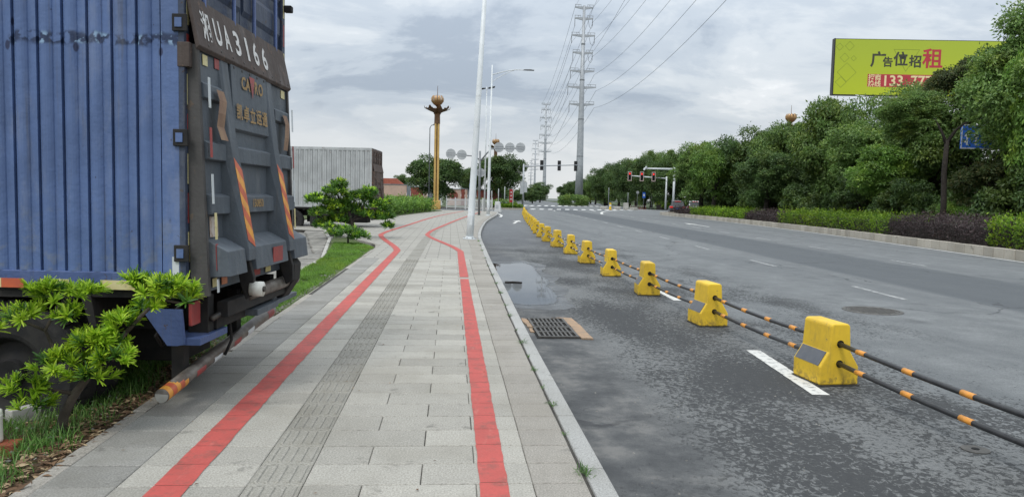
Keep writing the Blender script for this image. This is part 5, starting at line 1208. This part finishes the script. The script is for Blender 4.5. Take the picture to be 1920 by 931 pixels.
def make_crown(name, mat_name, seed, rad, nb, per, leaf, up_bias=.35, clump=.36, drop=.0):
    """leaves spread over many clumps that fill an uneven ellipsoid"""
    nr = np.random.RandomState(seed); rx, ry, rz = rad
    d = sph(nr, nb); d[:, 2] = np.abs(d[:, 2])*np.where(nr.uniform(size=nb) < .70, 1, -1)
    c = d*(nr.uniform(.30, .86, (nb, 1))**.75)*np.array([rx, ry, rz])*nr.uniform(.85, 1.16, (nb, 1))
    rb = nr.uniform(.5, 1.35, nb)*clump*min(rx, rz)
    k = np.repeat(np.arange(nb), per); n = len(k); dd = sph(nr, n)
    flip = (dd[:, 2] < 0) & (nr.uniform(size=n) < .62); dd[flip, 2] *= -1
    p = c[k]+dd*(rb[k]*nr.uniform(.55, 1.08, n))[:, None]*np.array([1.08, 1.08, .80])
    ax = unit(dd*.7+nr.normal(size=(n, 3))*.55+np.array([0, 0, -.25+drop])); nn = unit(dd*1.0+nr.normal(size=(n, 3))*.34+np.array([0, 0, up_bias*.6]))
    sp = nr.uniform(size=n) < .12; out_ = unit(c[k]+dd*rb[k][:, None])          # loose sprays beyond the clumps
    p[sp] += (out_[sp]*.6+dd[sp]*.5+np.array([0, 0, .25]))*(rb[k][sp]*nr.uniform(.05, .28, sp.sum()))[:, None]
    L_ = nr.uniform(.65, 1.3, n)*leaf
    return leaves_mesh(name, mat_name, p, ax, nn, L_, L_*nr.uniform(.36, .5, n))
def make_trunk(hgt, r0, spread, seed, n=7, base=.0, split=.42):
    rr = random.Random(seed); b = MB(); top = hgt*split
    pts = [(0, 0, -.3), (.02*hgt*rr.uniform(-1, 1), .02*hgt*rr.uniform(-1, 1), top*.5), (.03*hgt*rr.uniform(-1, 1), .03*hgt*rr.uniform(-1, 1), top)]
    b.tube(pts, [r0*1.25, r0, r0*.75], 10)
    for i in range(n):
        a = 2*math.pi*i/n+rr.uniform(-.4, .4); q = rr.uniform(.55, 1); s = Vector(pts[2])*(1 if i % 2 else .85)
        m = s+Vector((math.cos(a)*spread*.4*q, math.sin(a)*spread*.4*q, (hgt-top)*.35)); e = s+Vector((math.cos(a)*spread*.85*q, math.sin(a)*spread*.85*q, (hgt-top)*rr.uniform(.5, .85)))
        b.tube([s, m, e], [r0*.5, r0*.3, r0*.08], 6)
    return b
PROTO = {}
for key, mm, seed, rad, nb, per, leaf in (('round', 'leaf_tree', 1, (3.3, 3.3, 2.9), 62, 520, .215), ('tall', 'leaf_tree', 2, (2.8, 2.8, 3.6), 62, 520, .21), ('dark', 'leaf_tree_dark', 3, (3.2, 3.2, 2.9), 62, 520, .215),
                                         ('bright', 'leaf_tree_bright', 4, (3.0, 3.0, 2.7), 56, 480, .21), ('brown', 'leaf_tree_brown', 5, (3.1, 3.1, 2.4), 50, 460, .21), ('bush', 'leaf_tree_dark', 6, (2.1, 2.1, 1.6), 44, 360, .18),
                                         ('big', 'leaf_tree', 7, (4.2, 4.2, 4.4), 90, 560, .23), ('dome', 'leaf_tree_dark', 8, (3.7, 3.7, 2.7), 74, 420, .25)):
    PROTO[key] = (make_crown('crown', mm, seed, rad, nb, per, leaf, clump=.27), rad)
    PROTO[key+'_trunk'] = {}
def tree(kind, x, y, top, label, group, width=1.0, z0=0.0, name='leafy_tree', trunk=True, squash=1.0, bark='bark_dark', low=None):
    me, rad = PROTO[kind]; t0 = tag(empty(name, (x, y, z0)), label, 'tree' if trunk else 'bush', group)
    t0.rotation_euler.z = (x*7.3+y*3.1) % 6.28
    s = width
    if low is not None: squash = (top-z0-low)/2.04/(rad[2]*s)
    hz = rad[2]*s*squash; cz = top-z0-hz*1.02
    o = link('crown', me, t0); o.scale = (s, s, s*squash); o.location.z = cz
    h_ = max(1.2, top-z0-hz*.5)
    tr = make_trunk(h_, .10+.022*h_, rad[0]*s*.9, int(x*10+y), split=max(.25, min(.6, (cz-hz*.5)/h_))).build('trunk', bark, t0, True)
    return t0
GI = 'trees on the hedge island'
isl = [('round', 26.3, 76, 7.7, 1.0, 'leafy tree at the far end of the hedge island beside the SUVs'), ('bright', 25.4, 70, 6.6, .8, 'low yellow-green tree above the far end of the hedge'),
       ('dark', 28.6, 69, 8.6, 1.05, 'dark leafy tree third from the junction on the hedge island'), ('round', 28.2, 61, 8.2, 1.0, 'mid-green tree left of the lotus bloom'), ('dark', 25.4, 58, 5.6, .85, 'low dark tree over the hedge below the lotus bloom'),
       ('round', 28.4, 53, 9.3, 1.05, 'tall leafy tree whose top reaches the billboard corner'), ('tall', 26.9, 47, 7.2, .9, 'leafy tree under the billboard, crown of drooping clumps'), ('big', 30.6, 48, 9.4, .8, 'broad leafy tree rising just below the billboard'),
       ('bright', 25.6, 42, 5.0, .75, 'small pale green tree in front of the trees under the billboard'), ('round', 28.0, 41.5, 7.6, .95, 'rounded tree below the red billboard letters'), ('brown', 29.6, 40.5, 10.3, .80, 'brownish tree hiding the right end of the billboard phone number'),
       ('dark', 30.5, 37, 10.2, .95, 'dark tree in front of the right end of the billboard'), ('big', 27.2, 32.5, 10.6, .85, 'tallest dark tree at the right photo edge'), ('bright', 25.8, 30.8, 8.8, .60, 'bright leafed bough tree at the right photo edge'),
       ('brown', 26.2, 33.6, 4.6, .70, 'spreading tree with a bare dark trunk behind the purple hedge'), ('dark', 27.0, 28.0, 6.5, .9, 'low dark tree behind the hedge at the right photo edge'), ('round', 29.5, 34.5, 8.0, .9, 'leafy tree behind the blue direction sign'),
       ('tall', 31.5, 57, 8.6, 1.0, 'slim leafy tree behind the lotus bloom gap'), ('dark', 32, 66, 8.0, 1.0, 'dark tree in the second row near the far end of the island')]
for kind, x, y, top, w, lab in isl: tree(kind, x, y, top, lab, GI, w, .16, low=None if kind in ('brown', 'big') or top > 9.9 else 1.1)
# understorey bushes behind the hedge
und = [(24.2, 27.0), (24.6, 31.0), (25.0, 36.5), (24.4, 39.5), (25.2, 45.0), (25.6, 49.5), (25.9, 54.0), (26.2, 59.5), (26.4, 65.0), (26.6, 70.5), (27.8, 30), (27.5, 38), (28, 46), (28.5, 56), (29, 65), (27.6, 75)]
for i, (x, y) in enumerate(und):
    tree('bush', x+.8, y, 2.9+.5*math.sin(i*2.1), 'dark bush under the island trees, %s counted from the right photo edge' % ORD[i], 'dark bushes under the island trees', .95+.15*math.sin(i*1.3), .16, 'understorey_bush', False)
for i in range(15):
    yq = 24+i*4.4; xq = 33.2+1.2*math.sin(i*1.7)
    tree('bush', xq, yq, 4.6+.6*math.sin(i*2.7), 'tall dark thicket bush behind the island trees, %s from the right photo edge' % ORD[i], 'thicket behind the island trees', 1.45, .16, 'thicket_bush', False)
for i, (xq, yq, tp) in enumerate(((33, 74, 7.4), (38, 90, 8.4), (44, 97, 9.2), (39, 104, 7.6), (48, 104, 9.6), (42, 112, 8.4), (47, 118, 9.8), (52, 111, 10.4))):
    tree(('dark', 'round')[i % 2], xq, yq, tp, 'dark tree filling the gap behind the SUVs, %s from the camera' % ORD[i], 'trees behind the junction corner', 1.1, .04, 'corner_tree', low=.3)
tree('bright', 25.0, 34.9, 1.75, 'low bright green bush behind the bare dark trunk', None, .42, .16, 'low_bush', False)
# bare trunk that shows in front of the foliage
bt = tag(empty('bare_trunk_tree', (23.7, 34.0, .16)), 'dark forked tree trunk standing behind the purple hedge', 'tree', GI)
MB().tube([(0, 0, -.2), (.03, 0, 1.5), (-.05, 0, 3.0), (.0, 0, 4.55)], [.155, .13, .12, .105], 10).build('trunk', 'bark_dark', bt, True)
MB().tube([(0, 0, 4.4), (.35, -.05, 5.0), (.75, -.1, 5.35), (1.4, -.1, 5.55)], [.10, .07, .05, .03], 8).build('limb', 'bark_dark', bt, True)
MB().tube([(0, 0, 4.3), (-.2, .1, 4.9), (-.5, .3, 5.6)], [.10, .06, .03], 8).build('limb', 'bark_dark', bt, True)
o = link('crown', PROTO['tall'][0], bt); o.scale = (.62, .55, .36); o.location = (-1.0, 1.6, 5.9)
# far avenue beyond the junction
far = [(37.5, 128, 8.6), (39.5, 131, 10.4), (43, 127, 10.6), (46.0, 133, 11.6), (36.0, 136, 9.6), (40.0, 146, 11.2), (36.5, 152, 9.8), (41, 162, 11.0), (38.5, 168, 10.2), (43, 176, 11.2), (38.6, 184, 9.6), (41.6, 196, 9.8), (44.5, 208, 9.6), (44.0, 224, 9.0), (45.5, 240, 8.8), (46.5, 258, 8.4), (47.0, 280, 8.2), (46.5, 300, 7.4)]
for i, (x, y, top) in enumerate(far):
    tree(('dark', 'round', 'dark', 'tall')[i % 4] if i < 14 else 'dark', x, y, top, 'leafy street tree beyond the junction, %s along the far avenue' % ORD[i], 'street trees of the far avenue', 1.15 if i < 10 else 1.25, .04, 'street_tree', low=.2)
for i, (x, y, top, lab) in enumerate(((22.5, 205, 3.6, 'small rounded tree on the median left of the near pylon'), (19.5, 225, 3.2, 'smaller rounded tree near the far end of the road'), (16.8, 260, 5.4, 'dark tree where the road disappears'), (24, 250, 4.6, 'dark tree behind the small rounded one on the median'), (33, 330, 6.0, 'dark far tree left of the avenue'), (27.5, 250, 5.8, 'dark tree filling the gap left of the avenue'), (31.5, 262, 7.0, 'taller dark tree at the head of the avenue'), (21.5, 305, 5.2, 'dark tree in the distance right of the road end'))):
    tree('dark', x, y, top, lab, None, .62+.12*i, 0, 'far_tree', low=.1)
# two domed trees beside the lotus columns
t0 = tree('dome', -1.75, 94, 6.7, 'round dark green tree behind the golden lotus column', None, 1.02, 0, 'domed_tree', squash=1.05)
t0 = tree('dome', 7.4, 114, 8.3, 'round dark green tree left of the junction traffic light', None, 1.08, 0, 'domed_tree', squash=1.1)
tree('dark', 3.2, 118, 6.0, 'dark tree between the two round trees', None, .8, 0, 'domed_tree')
tree('dark', -8.2, 126, 4.9, 'small dark tree above the red roof', None, .55, 0, 'small_tree')

# clipped hedges along the island kerb
def hedge(mat_name, s0, s1, label, seed, off=.28, width=1.5, hgt=.92, per=620, leaf=.085, path=ISLE, name='clipped_hedge', z0=.16, side=-1, core=True, group='hedge sections along the island kerb', rough=.12):
    nr = np.random.RandomState(seed); (ax, ay), _ = path_at(path, s0); t0 = tag(empty(name, (ax, ay, z0)), label, 'hedge', group)
    n = int((s1-s0)*per); s = nr.uniform(s0, s1, n); w = np.empty((n, 3)); nn = np.empty((n, 3))
    u_ = nr.uniform(0, 1, n); front = u_ < .42; back = u_ > .86; top = ~front & ~back
    acr = np.where(front, 0, np.where(back, 1, nr.uniform(0, 1, n))); hh = np.where(top, 1, nr.uniform(.02, 1, n)**.8)
    for i in range(n):
        (px_, py_), a = path_at(path, s[i]); nx, ny = -math.sin(a)*side, math.cos(a)*side
        bul = .10*math.sin(s[i]*2.1)+.07*math.sin(s[i]*5.3+acr[i]*3)+.05*math.sin(acr[i]*9+s[i]*3)
        d = off+acr[i]*width+(-1 if front[i] else 1 if back[i] else 0)*bul*.6+(.12*(1-hh[i]) if front[i] else 0)+nr.normal()*rough*.6
        w[i] = (px_+nx*d-ax, py_+ny*d-ay, hh[i]*(hgt+bul)*(1-.10*abs(acr[i]-.5))+nr.normal()*rough*.75)
        nn[i] = (-nx if front[i] else nx if back[i] else 0, -ny if front[i] else ny if back[i] else 0, 1 if top[i] else .35)
    w[:, 2] = np.maximum(w[:, 2], .01)
    axx = unit(nn*.7+nr.normal(size=(n, 3))*.6+np.array([0, 0, .35])); L_ = nr.uniform(.7, 1.4, n)*leaf
    link('foliage', leaves_mesh('foliage', mat_name, w, axx, unit(nn+nr.normal(size=(n, 3))*.5), L_, L_*.46), t0)
    if not core: return
    b = MB(); k = max(2, int((s1-s0)/1.2))
    ring = []
    for i in range(k+1):
        (px_, py_), a = path_at(path, s0+.1+(s1-s0-.2)*i/k); nx, ny = -math.sin(a)*side, math.cos(a)*side
        ring += [(px_+nx*(off+.14)-ax, py_+ny*(off+.14)-ay, -.1), (px_+nx*(off+.16)-ax, py_+ny*(off+.16)-ay, hgt*.78), (px_+nx*(off+width-.12)-ax, py_+ny*(off+width-.12)-ay, hgt*.78), (px_+nx*(off+width-.12)-ax, py_+ny*(off+width-.12)-ay, -.1)]
    b.add(ring, [(4*i+j, 4*i+j+1, 4*i+5+j, 4*i+4+j) for i in range(k) for j in range(3)]+[(0, 1, 2, 3), (4*k+3, 4*k+2, 4*k+1, 4*k)]); b.build('twig_core', 'bark_dark', t0)
def s_at(yq):
    acc = 0.0
    for a, c in zip(ISLE, ISLE[1:]):
        if c[1] >= yq: return acc+math.hypot(c[0]-a[0], c[1]-a[1])*(yq-a[1])/(c[1]-a[1])
        acc += math.hypot(c[0]-a[0], c[1]-a[1])
for i, (ya, yb, mm, lab, hg) in enumerate(((14, 24.2, 'leaf_hedge', 'bright green clipped hedge section at the right photo edge', .96), (24.3, 32.2, 'leaf_purple', 'largest purple-leaved hedge section, below the bare trunk', .84), (32.3, 48.2, 'leaf_hedge', 'long bright green hedge section between two purple ones', .78),
                                           (48.3, 56, 'leaf_purple', 'short purple-leaved hedge section in the middle of the island', .66), (56.1, 72, 'leaf_hedge', 'bright green hedge section near the junction end', .62), (72.1, 78, 'leaf_purple', 'small purple-leaved hedge at the junction end beside the SUV', .60))):
    hedge(mm, s_at(ya), s_at(yb), lab, 30+i, hgt=hg, per=(900, 950, 520, 420, 320, 300)[i], leaf=(.10, .075, .11, .10, .14, .12)[i], width=1.7)
hp = [(-7.8, 45.5), (-4.6, 47.5), (-4.2, 54), (-2.9, 64), (-1.5, 73)]
hedge('leaf_tree', 0, 6.5, 'loose green shrub hedge behind the grey truck tail', 50, 0, 1.6, 1.15, 260, .17, hp, 'shrub_hedge', .02, 1, True, 'shrub hedges before the lotus column', .22)
hedge('leaf_tree_bright', 6.6, 28, 'pale grassy hedge running up to the golden lotus column', 51, 0, 1.8, .95, 200, .22, hp, 'shrub_hedge', .02, 1, True, 'shrub hedges before the lotus column', .2)
cp = [(3.5, 98.6), (9.0, 100.0)]
hedge('leaf_tree', 0, 5.6, 'low green planting on the corner bed below the red banner', 52, 0, 3.0, .85, 260, .22, cp, 'corner_planting', .03, 1, True, None, .15)
hedge('leaf_hedge', .8, 4.9, 'pale green low edge of the corner planting', 53, 0, 1.0, .4, 260, .2, [(5.0, 97.4), (9.6, 98.9)], 'corner_planting', .03, 1, True, None, .1)
mp = [(26.5, 164), (31, 176), (36, 215)]
hedge('leaf_tree', 0, 45, 'low shrubs on the median under the near pylon', 54, -1.5, 4.0, 1.5, 330, .45, mp, 'median_shrubs', .05, 1, False, None, .3)
hedge('leaf_hedge', 0, 9, 'low green shrubs at the foot of the red traffic light mast', 55, 0, 2.0, .9, 160, .3, [(36.5, 126), (45, 129)], 'signal_shrubs', .04, 1, True, None, .2)

# cloud-pruned pine shrubs on the verge
def pine(name, loc, clouds, stems, label, seed, leaf=.17, per=15, group=None):
    t0 = tag(empty(name, loc), label, 'shrub', group); nr = np.random.RandomState(seed)
    P, A = rosette_points(nr, clouds); rosettes('foliage', 'leaf_rosette_old', nr, P, A, per, leaf, leaf*.15, t0)
    P, A = rosette_points(nr, [((c[0], c[1], c[2]+.05), r_, max(4, n//4)) for c, r_, n in clouds]); rosettes('shoot_tips', 'leaf_rosette', nr, P, A, 9, leaf*.9, leaf*.15, t0)
    b = MB()
    for pts, r0, r1 in stems: b.tube(pts, [r0+(r1-r0)*i/(len(pts)-1) for i in range(len(pts))], 8)
    b.build('stem', 'bark_dark', t0, True)
pine('pine_shrub', (-3.35, 25.6, -.03), [((-1.15, 0, 1.25), (.42, .4, .22), 70), ((-.55, 0, 1.50), (.45, .4, .26), 90), ((-.45, .1, 1.80), (.28, .3, .16), 44), ((-1.0, -.1, .80), (.45, .4, .24), 80), ((-.55, 0, 1.05), (.50, .4, .28), 100), ((.2, .1, 1.30), (.50, .4, .28), 100), ((.50, 0, 1.50), (.36, .3, .22), 60), ((.85, 0, 1.05), (.40, .3, .22), 66), ((1.05, 0, .72), (.36, .3, .18), 56), ((1.20, -.1, .42), (.22, .2, .10), 26), ((-.1, .2, .95), (.5, .3, .25), 80), ((-.95, -.1, .42), (.36, .3, .18), 50), ((-.45, 0, .58), (.40, .3, .2), 60), ((.45, 0, .78), (.36, .3, .16), 44)],
     [([(.05, 0, -.1), (.0, 0, .5), (-.1, 0, .85), (-.4, 0, 1.2), (-.5, 0, 1.5)], .085, .03), ([(0, 0, .6), (.3, 0, .95), (.5, 0, 1.45)], .05, .02), ([(.1, 0, .65), (.5, 0, .75), (.9, 0, .7)], .04, .015), ([(0, 0, .5), (-.4, -.05, .6), (-.8, -.1, .75)], .045, .015), ([(-.1, 0, .85), (-.6, 0, 1.05), (-1.0, 0, 1.2)], .035, .012)],
     'dark cloud-pruned pine shrub with visible trunk in front of the grey truck', 61, .15, 15, 'pine shrubs on the verge')
pine('pine_shrub', (-3.05, 22.4, -.02), [((0, 0, .30), (.42, .35, .24), 70), ((.32, 0, .22), (.3, .3, .18), 40), ((-.40, .1, .32), (.25, .25, .2), 36), ((-.62, .3, .45), (.2, .2, .15), 20)], [([(0, 0, -.1), (0, 0, .3)], .04, .02)], 'low rounded pine shrub on the lawn tip before the taller one', 62, .13, 14, 'pine shrubs on the verge')
pine('pine_shrub', (-5.4, 50, 0), [((-1.1, 0, .8), (.7, .6, .5), 60), ((0, 0, 1.1), (.8, .7, .45), 70), ((.9, 0, .85), (.6, .6, .4), 50), ((-.2, 0, 1.65), (.45, .4, .3), 36), ((.5, 0, .4), (.9, .6, .3), 50)], [([(0, 0, -.1), (0, 0, 1.1)], .07, .03)], 'spiky pine shrub beside the grey truck tail', 63, .28, 12, 'pine shrubs on the verge')

# grass, litter, weeds
def grass(name, mat_name, nr, x, y, z, ln, wd, label, lean=.45):
    n = len(x); P = np.stack([x, y, z], 1); th = nr.uniform(0, 2*math.pi, n); le = np.abs(nr.normal(0, lean, n))
    A = np.stack([np.cos(th)*np.sin(le), np.sin(th)*np.sin(le), np.cos(le)], 1); N = np.stack([np.cos(th)*np.cos(le), np.sin(th)*np.cos(le), -np.sin(le)], 1)*-1
    o = link(name, straps_mesh(name, mat_name, P, A, N, nr.uniform(.5, 1.3, n)*ln, nr.uniform(.7, 1.2, n)*wd, .30)); return tag(o, label, 'grass', kind='stuff')
nr = np.random.RandomState(77)
def verge_z(x, y): f_ = np.clip((-2.11-x)/1.3, 0, 1); return -.02-.17*f_**1.5*np.clip(1-(y-11)/7, 0, 1)
cx, cy = nr.uniform(-3.7, -2.17, 420), nr.uniform(3.2, 10.5, 420); k = nr.randint(0, 420, 32000)
keep = nr.uniform(size=32000) < np.where(cx[k] > -2.32, .22, 1.0); k = k[keep]
x = cx[k]+nr.normal(0, .055, len(k)); y = cy[k]+nr.normal(0, .07, len(k)); ok = x < -2.15; x, y = x[ok], y[ok]
grass('verge_grass', 'grass_blade', nr, x, y, verge_z(x, y), .105, .0055, 'tufty green grass on the verge under the foreground shrub', .55)
n = 85000; y = 8.3+14.6*nr.uniform(size=n)**1.35; xl_ = np.interp(y, [8, 12, 18, 23], [-3.4, -2.93, -2.98, -3.55]); xr_ = np.interp(y, [8, 21.2, 23], [-2.14, -2.14, -2.65]); f_ = nr.uniform(size=n)
x = xr_+(xl_-xr_)*f_; ok = (nr.uniform(size=n) < np.clip((f_-.0)*6, .05, 1)) & (np.sin(x*9+y*2.1)*np.sin(y*3.3+x*4) > -.75); x, y = x[ok], y[ok]
grass('lawn_grass', 'lawn_blade', nr, x, y, verge_z(x, y)-.004, .062, .0065, 'short bright green lawn strip between pavement and drain covers', .6)
n = 2600; x = -2.10-np.abs(nr.normal(0, .30, n)); y = nr.uniform(3.2, 7.5, n); th = nr.uniform(0, 6.28, n)
ok = x > -3.4; x, y, th = x[ok], y[ok], th[ok]; n = len(x)
A = np.stack([np.cos(th), np.sin(th), nr.normal(0, .18, n)], 1); N = np.stack([nr.normal(0, .35, n), nr.normal(0, .35, n), np.ones(n)], 1)
L_ = nr.uniform(.03, .085, n)
tag(link('leaf_litter', leaves_mesh('leaf_litter', 'dead_leaf', np.stack([x, y, verge_z(x, y)+.012+nr.uniform(0, .012, n)], 1), A, N, L_, L_*.30, .1)), 'brown dead leaves and debris along the pavement edging', 'leaf litter', kind='stuff')
n = 60; x = nr.uniform(-2.0, .7, n); y = nr.uniform(3.6, 11, n); th = nr.uniform(0, 6.28, n); L_ = nr.uniform(.008, .028, n)
A = np.stack([np.cos(th), np.sin(th), np.zeros(n)], 1); N = np.stack([nr.normal(0, .2, n), nr.normal(0, .2, n), np.ones(n)], 1)
tag(link('pavement_debris', leaves_mesh('pavement_debris', 'dead_leaf', np.stack([x, y, np.full(n, .008)], 1), A, N, L_, L_*.5, .05)), 'tiny leaf scraps scattered on the paving', 'leaf litter', kind='stuff')
# pebbles by the edging
b = MB(); rr = random.Random(12)
def pebble(bm_, x, y, z, s):
    d = [(s*rr.uniform(.6, 1), 0, 0), (0, s*rr.uniform(.6, 1), 0), (-s*rr.uniform(.6, 1), 0, 0), (0, -s*rr.uniform(.6, 1), 0), (0, 0, s*.7), (0, 0, -s*.3)]
    a = rr.uniform(0, 6); vs = [(x+q[0]*math.cos(a)-q[1]*math.sin(a), y+q[0]*math.sin(a)+q[1]*math.cos(a), z+q[2]) for q in d]
    bm_.add(vs, [(0, 1, 4), (1, 2, 4), (2, 3, 4), (3, 0, 4), (1, 0, 5), (2, 1, 5), (3, 2, 5), (0, 3, 5)])
for i in range(700): pebble(b, -2.15-abs(rr.gauss(0, .09)), rr.uniform(6.5, 14), -.012, rr.uniform(.008, .022))
for i in range(160): pebble(b, -2.2-abs(rr.gauss(0, .4)), rr.uniform(3.2, 6.5), -.02, rr.uniform(.008, .020))
tag(b.build('gravel', 'stone', fix=False), 'grey gravel strewn along the outer edging of the pavement', 'gravel', kind='stuff')
b = MB()
for i in range(90): pebble(b, rr.uniform(.95, 3.0), rr.uniform(3.6, 9), RZ, rr.uniform(.004, .012))
tag(b.build('road_grit', 'stone', fix=False), 'loose grit on the asphalt of the kerb lane', 'gravel', kind='stuff')
# weeds in the kerb joint
for i, (wy, sc) in enumerate(((3.93, 1.3), (4.6, .5), (5.27, .9), (5.75, .5), (6.35, .9), (6.9, .5), (7.55, 1.0), (8.3, .55), (9.3, .9), (10.2, .7), (11.5, 1.0), (12.8, .8), (14.2, .9), (16.0, 1.0), (18.0, 1.0), (20.5, 1.2), (22.6, 1.4), (24.8, 1.8))):
    n = int(34*sc); me_x = nr.normal(0, .018*sc, n); me_y = nr.normal(0, .03*sc, n)
    P = np.stack([me_x, me_y, np.zeros(n)], 1); th = nr.uniform(0, 6.28, n); le = nr.uniform(.5, 1.45, n)
    A = np.stack([np.cos(th)*np.sin(le), np.sin(th)*np.sin(le), np.cos(le)], 1); N = np.stack([-np.cos(th)*np.cos(le), -np.sin(th)*np.cos(le), np.sin(le)], 1)
    t0 = tag(empty('kerb_weed', (kerb_x(wy), wy, -.004)), 'small grassy weed in the kerb joint, %s counted from the camera' % ORD[i], 'weed', 'weeds growing along the kerb joint')
    link('blades', straps_mesh('blades', 'grass_blade', P, A, N, nr.uniform(.5, 1.2, n)*.06*sc, nr.uniform(.7, 1.2, n)*.005, .2), t0)
# foreground odds and ends at the left edge
t0 = tag(empty('plastic_bottle', (-2.60, 4.42, .02)), 'white plastic bottle on the red brick at the left photo edge', 'bottle')
MB().lathe([(0, 0), (.034, .004), (.036, .02), (.036, .15), (.038, .155), (.038, .165), (.034, .17)], n=18).build('body', 'plastic_white', t0, True); MB().lathe([(.036, .17), (.034, .19), (.020, .198), (0, .20)], n=18).build('cap', 'plastic_white', t0, True)
tag(MB().prism(ragged([(-.13, -.06), (.12, -.055), (.125, .055), (-.12, .06)], 3, .004, 9), 'z', -.06, .05).build('red_brick', 'terracotta', bevel=.008), 'broken red brick lying in the verge at the left photo edge', 'brick').matrix_world = Matrix.Translation((-2.60, 4.42, -.03)) @ Matrix.Rotation(R(12), 4, 'Z')
tag(MB().prism([(-.05, -.06), (.05, -.06), (.045, .05), (-.045, .055)], 'x', -.17, .17).build('kerb_fragment', 'concrete_light', bevel=.008), 'broken concrete kerb piece behind the foreground shrub', 'concrete block').matrix_world = Matrix.Translation((-2.80, 5.2, -.03)) @ Matrix.Rotation(R(55), 4, 'Z')
for i, (x, y, s) in enumerate(((-2.55, 4.12, .05), (-2.42, 4.22, .035), (-2.48, 3.95, .04), (-2.33, 4.6, .03))):
    b = MB(); rr = random.Random(40+i)
    for q in range(1): pebble(b, 0, 0, 0, s)
    tag(b.build('rock', 'stone', bevel=.01), ('pale rock in the verge below the red brick', 'small pale stone right of the rock below the brick', 'pale stone in the verge lowest in the photo', 'small stone at the edge of the litter')[i], 'stone', 'stones in the verge').location = (x, y, -.02)
